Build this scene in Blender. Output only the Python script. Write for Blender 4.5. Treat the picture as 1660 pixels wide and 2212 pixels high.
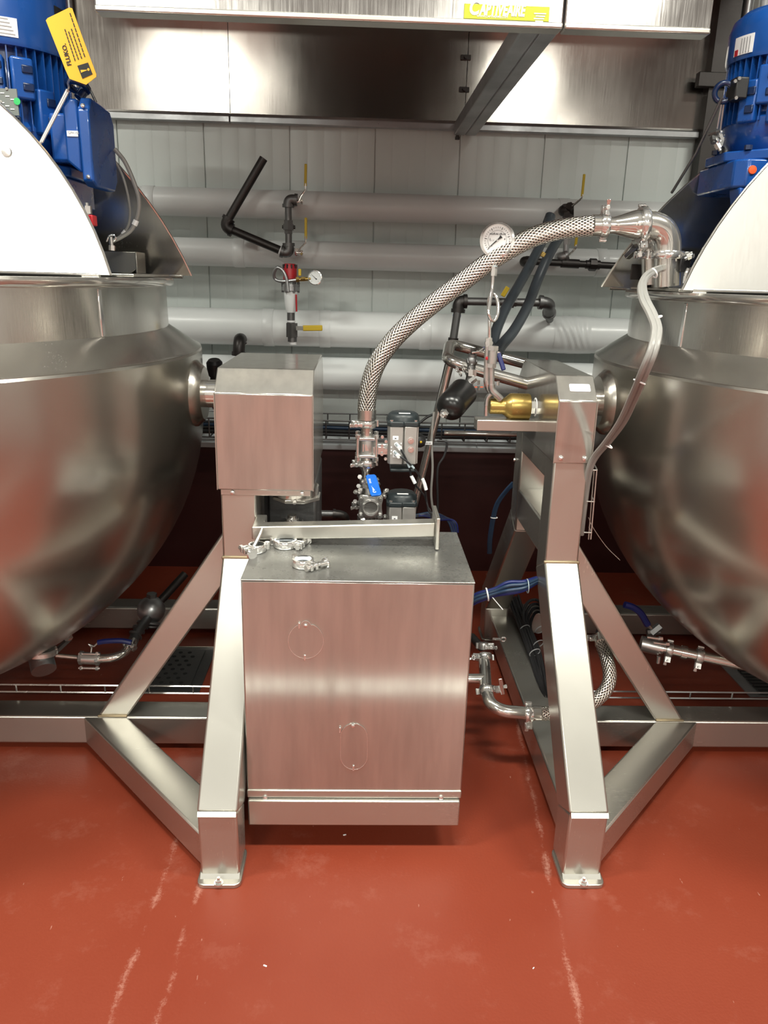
import bpy, bmesh, math, random
from mathutils import Vector, Matrix
from math import sin, cos, pi, radians, sqrt

for o in list(bpy.data.objects):
    bpy.data.objects.remove(o, do_unlink=True)
scene = bpy.context.scene
COL = scene.collection

# ------------------------------------------------------------------ camera
FPX, CAM_H = 1660.0, 1.5
_p, _y, _r = radians(17.0), radians(2.0), radians(1.55)
FW = Vector((sin(_y) * cos(_p), cos(_y) * cos(_p), -sin(_p)))
_r0 = Vector((cos(_y), -sin(_y), 0))
_u0 = _r0.cross(FW)
RT = _r0 * cos(_r) + _u0 * sin(_r)
UP = _u0 * cos(_r) - _r0 * sin(_r)
cam_d = bpy.data.cameras.new('camera')
cam = bpy.data.objects.new('camera', cam_d)
COL.objects.link(cam)
cam_d.sensor_fit = 'VERTICAL'
cam_d.sensor_height = 36.0
cam_d.lens = 36.0 * FPX / 2212.0
cam_d.clip_start = 0.05
m = Matrix((RT, UP, -FW)).transposed().to_4x4()
m.translation = Vector((0, 0, CAM_H))
cam.matrix_world = m
scene.camera = cam


def W(px, py, y):
    """world point seen at photo pixel (px, py), y metres in front of the camera"""
    d = FW + RT * ((px - 830) / FPX) - UP * ((py - 1106) / FPX)
    return Vector((0, 0, CAM_H)) + d * (y / d.y)


# ------------------------------------------------------------------ world, view, lights
world = bpy.data.worlds.new('world')
scene.world = world
world.use_nodes = True
world.node_tree.nodes['Background'].inputs[0].default_value = (0.8, 0.85, 0.9, 1)
world.node_tree.nodes['Background'].inputs[1].default_value = 0.3
scene.view_settings.view_transform = 'Standard'
scene.view_settings.look = 'None'
scene.view_settings.gamma = 1.0
scene.view_settings.use_curve_mapping = False
scene.view_settings.exposure = 0.02

LAMPS = [(-3.4, -7.6, 70.), (-1.1, -7.6, 150.), (1.3, -7.6, 150.), (3.6, -7.6, 70.)] + [(-2.3, -4.2, 230.), (1.85, -4.2, 230.)] + [(x, .7, 125.) for x in (-2.2, .1, 2.4)]
CEIL = 4.2

# ------------------------------------------------------------------ helpers
ORG = {}


def tag(o, label=None, cat=None, group=None, kind=None):
    if label: o['label'] = label
    if cat: o['category'] = cat
    if group: o['group'] = group
    if kind: o['kind'] = kind
    return o


def thing(name, loc, label, cat, group=None):
    o = bpy.data.objects.new(name, None)
    COL.objects.link(o)
    o.empty_display_size = 0.05
    o.location = loc
    ORG[o.name] = Vector(loc)
    return tag(o, label, cat, group)


def basis(d):
    d = Vector(d).normalized()
    a = Vector((0, 0, 1)) if abs(d.z) < 0.9 else Vector((1, 0, 0))
    u = d.cross(a).normalized()
    return u, d.cross(u).normalized(), d


class MB:
    def __init__(s):
        s.v, s.f, s.uv = [], [], None

    def add(s, vs, fs):
        n = len(s.v)
        s.v += [Vector(v) for v in vs]
        s.f += [tuple(i + n for i in f) for f in fs]
        return s

    def box(s, x0, x1, y0, y1, z0, z1):
        return s.hexa([(x0, y0, z0), (x1, y0, z0), (x1, y1, z0), (x0, y1, z0),
                       (x0, y0, z1), (x1, y0, z1), (x1, y1, z1), (x0, y1, z1)])

    def hexa(s, p):
        return s.add(p, [(3, 2, 1, 0), (4, 5, 6, 7), (0, 1, 5, 4), (1, 2, 6, 5), (2, 3, 7, 6), (3, 0, 4, 7)])

    def obox(s, c, size, rot=None):
        R = rot or Matrix.Identity(3)
        h = Vector(size) / 2
        c = Vector(c)
        q = [c + R @ Vector((a * h.x, b * h.y, d * h.z)) for d in (-1, 1) for a, b in ((-1, -1), (1, -1), (1, 1), (-1, 1))]
        return s.hexa(q)

    def bar(s, a, b, w, h, up=(0, 0, 1)):
        """box bar from a to b, w across, h along up"""
        a, b = Vector(a), Vector(b)
        d = (b - a).normalized()
        x = d.cross(Vector(up)).normalized()
        z = x.cross(d)
        q = []
        for zz in (-h / 2, h / 2):
            for p, xx in ((a, -w / 2), (a, w / 2), (b, w / 2), (b, -w / 2)):
                q.append(p + x * xx + z * zz)
        return s.hexa(q)

    def prism(s, poly, ext):
        """closed polygon of 3-D points extruded by vector ext"""
        n = len(poly)
        e = Vector(ext)
        vs = [Vector(p) for p in poly] + [Vector(p) + e for p in poly]
        fs = [tuple(range(n))[::-1], tuple(range(n, 2 * n))]
        fs += [(i, (i + 1) % n, (i + 1) % n + n, i + n) for i in range(n)]
        return s.add(vs, fs)

    def prof_x(s, poly, x0, x1):
        """(y,z) polygon extruded along x"""
        return s.prism([(x0, y, z) for y, z in poly], (x1 - x0, 0, 0))

    def prof_y(s, poly, y0, y1):
        return s.prism([(x, y0, z) for x, z in poly], (0, y1 - y0, 0))

    def prof_z(s, poly, z0, z1):
        return s.prism([(x, y, z0) for x, y in poly], (0, 0, z1 - z0))

    def lathe(s, prof, a, d, n=32, arc=2 * pi, start=0.0):
        """profile [(radius, along)] about the axis from a in direction d"""
        u, w, d = basis(d)
        a = Vector(a)
        full = abs(arc - 2 * pi) < 1e-6
        k = n if full else n + 1
        vs = []
        for r, t in prof:
            for j in range(k):
                an = start + arc * j / n
                vs.append(a + d * t + (u * cos(an) + w * sin(an)) * r)
        fs = []
        for i in range(len(prof) - 1):
            for j in range(n):
                j2 = (j + 1) % k
                fs.append((i * k + j, i * k + j2, (i + 1) * k + j2, (i + 1) * k + j))
        if full:
            if prof[0][0] > 1e-6: fs.append(tuple(range(k))[::-1])
            if prof[-1][0] > 1e-6: fs.append(tuple(range((len(prof) - 1) * k, len(prof) * k)))
        return s.add(vs, fs)

    def cyl(s, a, b, r, r2=None, n=20):
        a, b = Vector(a), Vector(b)
        return s.lathe([(r, 0), (r if r2 is None else r2, (b - a).length)], a, b - a, n)

    def hexn(s, a, b, r):
        return s.cyl(a, b, r, n=6)

    def ball(s, c, r, n=16):
        pr = [(r * sin(pi * i / (n // 2)), -r * cos(pi * i / (n // 2))) for i in range(n // 2 + 1)]
        pr[0] = (1e-7, -r); pr[-1] = (1e-7, r)
        return s.lathe(pr, c, (0, 0, 1), n)

    def tube(s, pts, r, n=12, closed=False, uv=False, rr=None):
        pts = [Vector(p) for p in pts]
        m_ = len(pts)
        tang = []
        for i in range(m_):
            if closed: t = pts[(i + 1) % m_] - pts[i - 1]
            else: t = pts[min(i + 1, m_ - 1)] - pts[max(i - 1, 0)]
            tang.append(t.normalized())
        u, w, _ = basis(tang[0])
        vs, ln = [], [0.0]
        for i, p in enumerate(pts):
            if i:
                q = tang[i - 1].rotation_difference(tang[i])
                u = q @ u
                u = (u - tang[i] * u.dot(tang[i])).normalized()
                ln.append(ln[-1] + (p - pts[i - 1]).length)
            w = tang[i].cross(u)
            R = rr[i] if rr else r
            for j in range(n):
                an = 2 * pi * j / n
                vs.append(p + (u * cos(an) + w * sin(an)) * R)
        fs = []
        uvs = []
        for i in range(m_ if closed else m_ - 1):
            i2 = (i + 1) % m_
            for j in range(n):
                j2 = (j + 1) % n
                fs.append((i * n + j, i * n + j2, i2 * n + j2, i2 * n + j))
                uvs.append([(j / n, ln[i]), ((j + 1) / n, ln[i]), ((j + 1) / n, ln[i2]), (j / n, ln[i2])])
        if not closed:
            fs.append(tuple(range(n))[::-1]); uvs.append([(0, 0)] * n)
            fs.append(tuple(range((m_ - 1) * n, m_ * n))); uvs.append([(0, 0)] * n)
        if uv: s.uv = uvs
        return s.add(vs, fs)

    def ring(s, c, d, R, r, n=28, k=8):
        u, w, _ = basis(d)
        return s.tube([Vector(c) + (u * cos(2 * pi * i / n) + w * sin(2 * pi * i / n)) * R for i in range(n)], r, k, True)

    def bolt(s, p, d, r, h):
        d = Vector(d).normalized()
        p = Vector(p)
        return s.hexn(p, p + d * h, r)

    def build(s, name, mat, parent=None, label=None, bevel=0.0, smooth=True, ang=38, kind=None, seg=2):
        if parent is None:
            lo = Vector([min(v[i] for v in s.v) for i in range(3)])
            hi = Vector([max(v[i] for v in s.v) for i in range(3)])
            org = Vector(((lo.x + hi.x) / 2, (lo.y + hi.y) / 2, lo.z))
        else:
            org = ORG[parent.name]
        me = bpy.data.meshes.new(name)
        me.from_pydata([tuple(v - org) for v in s.v], [], s.f)
        if s.uv:
            l = me.uv_layers.new(name='UVMap')
            k = 0
            for fu in s.uv:
                for q in fu:
                    l.data[k].uv = q
                    k += 1
        if not s.uv:
            bm = bmesh.new(); bm.from_mesh(me)
            bmesh.ops.recalc_face_normals(bm, faces=bm.faces)
            bm.to_mesh(me); bm.free()
        me.materials.append(mat)
        me.update()
        if smooth:
            me.shade_smooth()
            me.set_sharp_from_angle(angle=radians(ang))
        o = bpy.data.objects.new(name, me)
        COL.objects.link(o)
        if parent is None:
            o.location = org
        else:
            o.parent = parent
        ORG[o.name] = org
        if bevel:
            b = o.modifiers.new('bevel', 'BEVEL')
            b.width = bevel
            b.segments = seg
            b.limit_method = 'ANGLE'
            b.angle_limit = radians(35)
            b.harden_normals = False
        if label: o['label'] = label
        if kind: o['kind'] = kind
        return o


def spline(pts, k=8):
    """Catmull-Rom through the points"""
    P = [Vector(p) for p in pts]
    P = [P[0] * 2 - P[1]] + P + [P[-1] * 2 - P[-2]]
    out = []
    for i in range(1, len(P) - 2):
        a, b, c, d = P[i - 1:i + 3]
        for j in range(k):
            t = j / k
            out.append(0.5 * ((2 * b) + (c - a) * t + (2 * a - 5 * b + 4 * c - d) * t * t + (3 * b - a - 3 * c + d) * t ** 3))
    out.append(P[-2])
    return out


def fillet(pts, r, k=6):
    """polyline with rounded corners"""
    P = [Vector(p) for p in pts]
    out = [P[0]]
    for i in range(1, len(P) - 1):
        a, b, c = P[i - 1], P[i], P[i + 1]
        d1, d2 = (a - b), (c - b)
        q = min(r, d1.length * (.97 if i == 1 else .49), d2.length * (.97 if i == len(P) - 2 else .49))
        s_, e_ = b + d1.normalized() * q, b + d2.normalized() * q
        for j in range(k + 1):
            t = j / k
            out.append(s_ * (1 - t) ** 2 + b * 2 * t * (1 - t) + e_ * t * t)
    out.append(P[-1])
    return out


def text(name, body, size, origin, xdir, updir, mat, parent, shear=0.0, bold=0.0, align='LEFT', sx=1.0):
    cu = bpy.data.curves.new(name, 'FONT')
    cu.body = body
    cu.size = size
    cu.extrude = 0.0004
    cu.offset = bold
    cu.shear = shear
    cu.align_x = align
    to = bpy.data.objects.new(name, cu)
    COL.objects.link(to)
    bpy.context.view_layer.update()
    me = bpy.data.meshes.new_from_object(to.evaluated_get(bpy.context.evaluated_depsgraph_get()))
    bpy.data.objects.remove(to)
    me.transform(Matrix.Diagonal((sx, 1, 1, 1)))
    x = Vector(xdir).normalized(); z = x.cross(Vector(updir)).normalized(); y = z.cross(x)
    M_ = Matrix((x, y, z)).transposed().to_4x4()
    M_.translation = Vector(origin) - ORG[parent.name]
    me.transform(M_)
    me.materials.clear(); me.materials.append(mat)
    o = bpy.data.objects.new(name, me)
    COL.objects.link(o)
    o.parent = parent
    ORG[o.name] = ORG[parent.name]
    return o


# ------------------------------------------------------------------ materials
def nodes(name):
    m_ = bpy.data.materials.new(name)
    m_.use_nodes = True
    nt = m_.node_tree
    return m_, nt, nt.nodes['Principled BSDF']


def plain(name, col, rough=0.5, metal=0.0, coat=0.0, spec=0.5):
    m_, nt, b = nodes(name)
    b.inputs['Base Color'].default_value = (*col, 1)
    b.inputs['Roughness'].default_value = rough
    b.inputs['Metallic'].default_value = metal
    b.inputs['Coat Weight'].default_value = coat
    b.inputs['Specular IOR Level'].default_value = spec
    # slight dirt variation so nothing is perfectly uniform
    n = nt.nodes.new('ShaderNodeTexNoise'); n.inputs['Scale'].default_value = 14; n.inputs['Detail'].default_value = 4
    tc = nt.nodes.new('ShaderNodeTexCoord'); nt.links.new(tc.outputs['Object'], n.inputs['Vector'])
    mr = nt.nodes.new('ShaderNodeMapRange')
    mr.inputs['To Min'].default_value = max(0.03, rough - .08); mr.inputs['To Max'].default_value = min(1, rough + .08)
    nt.links.new(n.outputs['Fac'], mr.inputs['Value'])
    nt.links.new(mr.outputs['Result'], b.inputs['Roughness'])
    return m_


def steel(name, col=(.56, .545, .50), rough=.3, stretch=(1, 1, 60), bump=.02, var=.1, wav=0.0, wscale=2.0, dirt=0.0, bscale=10.0, haze=.4, hrough=.62, wstretch=(1, 1, 1), dstretch=(1, 1, 1)):
    """brushed stainless: fine grain stretched along one axis, optional sheet waviness"""
    m_, nt, b = nodes(name)
    b.inputs['Metallic'].default_value = 1
    tc = nt.nodes.new('ShaderNodeTexCoord')
    mp = nt.nodes.new('ShaderNodeMapping'); mp.inputs['Scale'].default_value = stretch
    nt.links.new(tc.outputs['Object'], mp.inputs['Vector'])
    n = nt.nodes.new('ShaderNodeTexNoise'); n.inputs['Scale'].default_value = bscale; n.inputs['Detail'].default_value = 5
    n.inputs['Roughness'].default_value = .65
    nt.links.new(mp.outputs['Vector'], n.inputs['Vector'])
    n2 = nt.nodes.new('ShaderNodeTexNoise'); n2.inputs['Scale'].default_value = 5; n2.inputs['Detail'].default_value = 6
    md = nt.nodes.new('ShaderNodeMapping'); md.inputs['Scale'].default_value = dstretch
    nt.links.new(tc.outputs['Object'], md.inputs['Vector']); nt.links.new(md.outputs['Vector'], n2.inputs['Vector'])
    add = nt.nodes.new('ShaderNodeMath'); add.operation = 'ADD'
    nt.links.new(n.outputs['Fac'], add.inputs[0]); nt.links.new(n2.outputs['Fac'], add.inputs[1])
    mr = nt.nodes.new('ShaderNodeMapRange')
    mr.inputs['From Min'].default_value = .6; mr.inputs['From Max'].default_value = 1.4
    mr.inputs['To Min'].default_value = max(.05, rough - var); mr.inputs['To Max'].default_value = rough + var
    nt.links.new(add.outputs[0], mr.inputs['Value'])
    nt.links.new(mr.outputs['Result'], b.inputs['Roughness'])
    cr = nt.nodes.new('ShaderNodeMapRange')
    cr.inputs['From Min'].default_value = .35; cr.inputs['From Max'].default_value = .7
    cr.inputs['To Min'].default_value = 1.0; cr.inputs['To Max'].default_value = 1.0 - dirt
    nt.links.new(n2.outputs['Fac'], cr.inputs['Value'])
    mx = nt.nodes.new('ShaderNodeMix'); mx.data_type = 'RGBA'; mx.blend_type = 'MULTIPLY'; mx.inputs['Factor'].default_value = 1
    mx.inputs['A'].default_value = (*col, 1)
    nt.links.new(cr.outputs['Result'], mx.inputs['B'])
    nt.links.new(mx.outputs['Result'], b.inputs['Base Color'])
    bp = nt.nodes.new('ShaderNodeBump'); bp.inputs['Strength'].default_value = bump; bp.inputs['Distance'].default_value = .002
    nt.links.new(n.outputs['Fac'], bp.inputs['Height'])
    last = bp
    if wav:
        n3 = nt.nodes.new('ShaderNodeTexNoise'); n3.inputs['Scale'].default_value = wscale; n3.inputs['Detail'].default_value = 1
        m3 = nt.nodes.new('ShaderNodeMapping'); m3.inputs['Scale'].default_value = wstretch
        nt.links.new(tc.outputs['Object'], m3.inputs['Vector']); nt.links.new(m3.outputs['Vector'], n3.inputs['Vector'])
        b2 = nt.nodes.new('ShaderNodeBump'); b2.inputs['Strength'].default_value = wav; b2.inputs['Distance'].default_value = .05
        nt.links.new(n3.outputs['Fac'], b2.inputs['Height'])
        nt.links.new(bp.outputs['Normal'], b2.inputs['Normal'])
        last = b2
    nt.links.new(last.outputs['Normal'], b.inputs['Normal'])
    if haze:
        h = nt.nodes.new('ShaderNodeBsdfPrincipled')
        h.inputs['Metallic'].default_value = 1; h.inputs['Roughness'].default_value = hrough
        nt.links.new(mx.outputs['Result'], h.inputs['Base Color']); nt.links.new(last.outputs['Normal'], h.inputs['Normal'])
        ms = nt.nodes.new('ShaderNodeMixShader'); ms.inputs[0].default_value = haze
        nt.links.new(b.outputs[0], ms.inputs[1]); nt.links.new(h.outputs[0], ms.inputs[2])
        nt.links.new(ms.outputs[0], nt.nodes['Material Output'].inputs['Surface'])
    return m_


def floor_mat():
    m_, nt, b = nodes('red_epoxy_floor')
    L = nt.links.new
    ge = nt.nodes.new('ShaderNodeNewGeometry')

    class TC: outputs = {'Object': ge.outputs['Position']}
    tc = TC
    n1 = nt.nodes.new('ShaderNodeTexNoise'); n1.inputs['Scale'].default_value = 1.6; n1.inputs['Detail'].default_value = 6
    L(tc.outputs['Object'], n1.inputs['Vector'])
    r1 = nt.nodes.new('ShaderNodeValToRGB')
    r1.color_ramp.elements[0].position = .3; r1.color_ramp.elements[0].color = (.19, .029, .0125, 1)
    r1.color_ramp.elements[1].position = .75; r1.color_ramp.elements[1].color = (.225, .043, .021, 1)
    L(n1.outputs['Fac'], r1.inputs['Fac'])
    # dragged pale scuffs: two tracks running out from the feet
    sp = nt.nodes.new('ShaderNodeSeparateXYZ'); L(tc.outputs['Object'], sp.inputs[0])

    nj = nt.nodes.new('ShaderNodeTexNoise'); nj.inputs['Scale'].default_value = 9; nj.inputs['Detail'].default_value = 5
    L(tc.outputs['Object'], nj.inputs['Vector'])
    jj = nt.nodes.new('ShaderNodeMath'); jj.operation = 'MULTIPLY_ADD'; jj.inputs[1].default_value = .03; L(nj.outputs['Fac'], jj.inputs[0]); L(sp.outputs['X'], jj.inputs[2])
    js = nt.nodes.new('ShaderNodeMath'); js.operation = 'SUBTRACT'; js.inputs[1].default_value = .015; L(jj.outputs[0], js.inputs[0])
    xj = js.outputs[0]

    def track(x0, slope, wid):
        a = nt.nodes.new('ShaderNodeMath'); a.operation = 'MULTIPLY_ADD'; a.inputs[1].default_value = slope; a.inputs[2].default_value = x0
        L(sp.outputs['Y'], a.inputs[0])
        d = nt.nodes.new('ShaderNodeMath'); d.operation = 'SUBTRACT'; L(xj, d.inputs[0]); L(a.outputs[0], d.inputs[1])
        e = nt.nodes.new('ShaderNodeMath'); e.operation = 'ABSOLUTE'; L(d.outputs[0], e.inputs[0])
        g = nt.nodes.new('ShaderNodeMapRange'); g.inputs['From Min'].default_value = 0; g.inputs['From Max'].default_value = wid
        g.inputs['To Min'].default_value = 1; g.inputs['To Max'].default_value = 0
        L(e.outputs[0], g.inputs['Value'])
        return g.outputs['Result']

    def mx2(a, c):
        q = nt.nodes.new('ShaderNodeMath'); q.operation = 'MAXIMUM'; L(a, q.inputs[0]); L(c, q.inputs[1]); return q.outputs[0]
    tr = mx2(mx2(track(-.543, .033, .045), track(-.438, .03, .04)), track(.39, .079, .04))
    n2 = nt.nodes.new('ShaderNodeTexNoise'); n2.inputs['Scale'].default_value = 130; n2.inputs['Detail'].default_value = 8; n2.inputs['Roughness'].default_value = .85
    L(tc.outputs['Object'], n2.inputs['Vector'])
    mu = nt.nodes.new('ShaderNodeMath'); mu.operation = 'MULTIPLY'; L(tr, mu.inputs[0]); L(n2.outputs['Fac'], mu.inputs[1])
    nl = nt.nodes.new('ShaderNodeTexNoise'); nl.inputs['Scale'].default_value = 5.5; nl.inputs['Detail'].default_value = 4; nl.inputs['Roughness'].default_value = .7
    L(tc.outputs['Object'], nl.inputs['Vector'])
    nlr = nt.nodes.new('ShaderNodeMapRange'); nlr.inputs['From Min'].default_value = .38; nlr.inputs['From Max'].default_value = .62; nlr.inputs['To Min'].default_value = .7; nlr.inputs['To Max'].default_value = 1.15
    L(nl.outputs['Fac'], nlr.inputs['Value'])
    mu2 = nt.nodes.new('ShaderNodeMath'); mu2.operation = 'MULTIPLY'; L(mu.outputs[0], mu2.inputs[0]); L(nlr.outputs['Result'], mu2.inputs[1]); mu = mu2
    st = nt.nodes.new('ShaderNodeMapRange'); st.inputs['From Min'].default_value = .40; st.inputs['From Max'].default_value = .6
    st.inputs['To Max'].default_value = .5
    L(mu.outputs[0], st.inputs['Value'])
    # sparse chips and scratches
    mp = nt.nodes.new('ShaderNodeMapping'); mp.inputs['Scale'].default_value = (1, .35, 1); mp.inputs['Rotation'].default_value = (0, 0, .5)
    L(tc.outputs['Object'], mp.inputs['Vector'])
    n3 = nt.nodes.new('ShaderNodeTexNoise'); n3.inputs['Scale'].default_value = 75; n3.inputs['Detail'].default_value = 3
    L(mp.outputs['Vector'], n3.inputs['Vector'])
    s3 = nt.nodes.new('ShaderNodeMapRange'); s3.inputs['From Min'].default_value = .725; s3.inputs['From Max'].default_value = .78; s3.inputs['To Max'].default_value = .6
    L(n3.outputs['Fac'], s3.inputs['Value'])
    n4 = nt.nodes.new('ShaderNodeTexNoise'); n4.inputs['Scale'].default_value = 4; n4.inputs['Detail'].default_value = 8; n4.inputs['Roughness'].default_value = .8
    L(tc.outputs['Object'], n4.inputs['Vector'])
    s4 = nt.nodes.new('ShaderNodeMapRange'); s4.inputs['From Min'].default_value = .55; s4.inputs['From Max'].default_value = .8; s4.inputs['To Max'].default_value = .22
    L(n4.outputs['Fac'], s4.inputs['Value'])
    fac = mx2(mx2(st.outputs['Result'], s3.outputs['Result']), s4.outputs['Result'])
    mix = nt.nodes.new('ShaderNodeMix'); mix.data_type = 'RGBA'
    mix.inputs['B'].default_value = (.5, .27, .21, 1)
    L(fac, mix.inputs['Factor']); L(r1.outputs['Color'], mix.inputs['A'])
    L(mix.outputs['Result'], b.inputs['Base Color'])
    n5 = nt.nodes.new('ShaderNodeTexNoise'); n5.inputs['Scale'].default_value = 140; n5.inputs['Detail'].default_value = 3
    L(tc.outputs['Object'], n5.inputs['Vector'])
    bp = nt.nodes.new('ShaderNodeBump'); bp.inputs['Strength'].default_value = .12; bp.inputs['Distance'].default_value = .003
    L(n5.outputs['Fac'], bp.inputs['Height']); L(bp.outputs['Normal'], b.inputs['Normal'])
    b.inputs['Roughness'].default_value = .42
    b.inputs['Specular IOR Level'].default_value = .35
    return m_


def braid_mat(strands, pitch):
    """woven wire sleeve: two crossing helices of flat strands in the tube's own u,v"""
    m_, nt, b = nodes('braided_steel_sleeve')
    L = nt.links.new
    uv = nt.nodes.new('ShaderNodeUVMap')
    sp = nt.nodes.new('ShaderNodeSeparateXYZ'); L(uv.outputs['UV'], sp.inputs[0])

    def mth(op, a, c=None):
        q = nt.nodes.new('ShaderNodeMath'); q.operation = op
        for i, w in enumerate((a, c)):
            if w is None: continue
            if isinstance(w, (int, float)): q.inputs[i].default_value = w
            else: L(w, q.inputs[i])
        return q.outputs[0]
    u = mth('MULTIPLY', sp.outputs['X'], strands * 2 * pi)
    v = mth('MULTIPLY', sp.outputs['Y'], 2 * pi / pitch)
    s1 = mth('SINE', mth('ADD', u, v)); s2 = mth('SINE', mth('SUBTRACT', u, v))
    h = mth('MULTIPLY', mth('MAXIMUM', s1, s2), .5)
    h = mth('ADD', h, .5)
    bp = nt.nodes.new('ShaderNodeBump'); bp.inputs['Strength'].default_value = .9; bp.inputs['Distance'].default_value = .0025
    L(h, bp.inputs['Height']); L(bp.outputs['Normal'], b.inputs['Normal'])
    rp = nt.nodes.new('ShaderNodeValToRGB')
    rp.color_ramp.elements[0].position = .27; rp.color_ramp.elements[0].color = (.06, .055, .05, 1)
    rp.color_ramp.elements[1].position = .52; rp.color_ramp.elements[1].color = (.8, .77, .71, 1)
    L(h, rp.inputs['Fac']); L(rp.outputs['Color'], b.inputs['Base Color'])
    b.inputs['Metallic'].default_value = 1
    b.inputs['Roughness'].default_value = .3
    return m_


STEEL = steel('brushed_steel', rough=.26, stretch=(40, 40, 1.5), bump=.0015, var=.02, haze=.28)
STEEL_H = steel('steel_brushed_across', rough=.26, stretch=(1.5, 40, 40), bump=.0015, var=.02, haze=.28)
PANEL = steel('cabinet_steel', col=(.58, .56, .52), rough=.14, stretch=(30, 30, 1.2), bump=.002, var=.04, wav=.03, wscale=2.2, dirt=.16, haze=.28, dstretch=(7, 7, .9))
KETTLE = steel('kettle_steel', col=(.56, .53, .48), rough=.24, stretch=(1, 1, 30), bump=.004, wav=.03, wscale=1.2, wstretch=(.5, .5, 4), dirt=.03, var=.02, haze=.10, hrough=.5)
NECK = steel('kettle_neck_steel', col=(.6, .58, .54), rough=.2, stretch=(30, 30, 1), bump=.015, wav=.05, wscale=3, wstretch=(1, 1, .2), haze=.12)
HOODM = steel('hood_steel', col=(.5, .48, .46), rough=.13, stretch=(25, 25, .8), bump=.02, wav=.10, wscale=2.0, wstretch=(1, 1, .35), dirt=.1, haze=.15)
MIRR = steel('splash_sheet_steel', col=(.42, .39, .36), rough=.15, stretch=(25, 25, .8), bump=.01, var=.04, wav=.12, wscale=2.4, wstretch=(1, 1, .35), dirt=.1, haze=.08)
LIDM = steel('lid_steel', col=(.78, .77, .74), rough=.38, stretch=(20, 20, 2), bump=.015, dirt=.05, haze=.5)
DULL = steel('worn_top_steel', col=(.5, .5, .48), rough=.3, stretch=(6, 6, 6), bump=.05, dirt=.45, var=.16, haze=.4)
POLI = steel('polished_tube_steel', col=(.7, .68, .64), rough=.12, stretch=(3, 3, 3), bump=.01, var=.04, haze=.2)
CAST = steel('cast_fitting_steel', col=(.6, .59, .57), rough=.24, stretch=(8, 8, 8), bump=.1, var=.08, haze=.3)
CHROME = steel('chrome_steel', col=(.8, .79, .77), rough=.1, stretch=(3, 3, 3), bump=.01, var=.04, haze=.2)
WELD = steel('weld_bead_steel', col=(.55, .45, .3), rough=.4, stretch=(40, 40, 40), bump=.5, dirt=.4)
GALV = steel('galvanised_steel', col=(.5, .51, .52), rough=.35, stretch=(6, 6, 6), bump=.1, dirt=.3)
IRON = steel('black_iron_pipe', col=(.075, .07, .068), rough=.42, stretch=(10, 10, 10), bump=.2, var=.1)
IRON2 = steel('grey_iron_fitting', col=(.2, .2, .2), rough=.42, stretch=(10, 10, 10), bump=.3, var=.1)
BRASS = steel('brass', col=(.46, .33, .11), rough=.3, stretch=(4, 4, 4), bump=.03, dirt=.15)
WIRE = steel('bright_wire', col=(.7, .68, .65), rough=.25, stretch=(3, 3, 3), bump=.01)
FLOOR = floor_mat()
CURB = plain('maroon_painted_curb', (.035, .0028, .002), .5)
WHITEP = plain('white_wall_panel', (.70, .75, .73), .4)
WHITEF = plain('white_front_wall_paint', (.75, .76, .75), .6)
SIDEW = plain('pale_side_wall_paint', (.5, .5, .49), .6)
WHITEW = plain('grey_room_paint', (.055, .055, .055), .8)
JACKET = plain('white_pipe_jacket', (.80, .83, .83), .35, coat=.1)
CAPM = plain('white_sheet_cap', (.66, .7, .72), .35)
BLUE = plain('blue_machine_paint', (.008, .07, .30), .28, coat=.3)
BLUED = plain('dark_blue_eyebolt_paint', (.006, .02, .07), .25, coat=.3)
BLUEH = plain('blue_vinyl_grip', (.0, .13, .62), .35, coat=.2)
NAVY = plain('navy_vinyl_grip', (.006, .012, .10), .4)
YELLOW = plain('yellow_vinyl_grip', (.66, .46, .02), .45)
TAGY = plain('yellow_card', (.80, .43, .02), .5)
BLACK = plain('black_plastic', (.014, .014, .015), .38)
BLACKP = plain('black_enamel', (.006, .006, .006), .3)
CAPB = plain('slate_plastic_cap', (.02, .027, .03), .4)
ALU = steel('grey_anodised_housing', col=(.50, .49, .47), rough=.5, stretch=(8, 8, 8), bump=.05)
RUBBER = plain('grey_rubber_hose', (.045, .055, .066), .42)
REDC = plain('red_plastic', (.42, .012, .02), .4)
ORANGE = plain('orange_plug', (.8, .1, .02), .5)
LABEL = plain('white_label', (.86, .87, .88), .5)
LIME = plain('lime_sticker', (.40, .44, .015), .4)
INK = plain('black_print', (.01, .01, .012), .6)
WHITEI = plain('white_print', (.92, .93, .93), .4)
GREYI = plain('grey_print', (.35, .36, .37), .6)
CABLEW = plain('pale_grey_cable', (.27, .265, .25), .4)
CABLEB = plain('black_cable', (.02, .02, .022), .45)
CABLEN = plain('blue_cable', (.014, .035, .075), .4)
CLEAR = plain('translucent_air_line', (.35, .42, .45), .25)
DIAL = plain('white_dial', (.86, .89, .89), .6)
PLATE = plain('grey_nameplate', (.17, .19, .18), .4)
GREEN = plain('green_sticker', (.03, .45, .12), .5)
DRAIN = steel('dull_drain_grate', col=(.13, .13, .13), rough=.5, stretch=(6, 6, 6), bump=.1)
DARK = plain('dark_void', (.004, .004, .004), .9)
SILIC = plain('clear_gasket', (.75, .8, .85), .2)
BRAID = braid_mat(18, .016)
BRAID2 = braid_mat(14, .016)

# ================================================================== the room
def struct(o):
    o['kind'] = 'structure'
    return o


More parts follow.
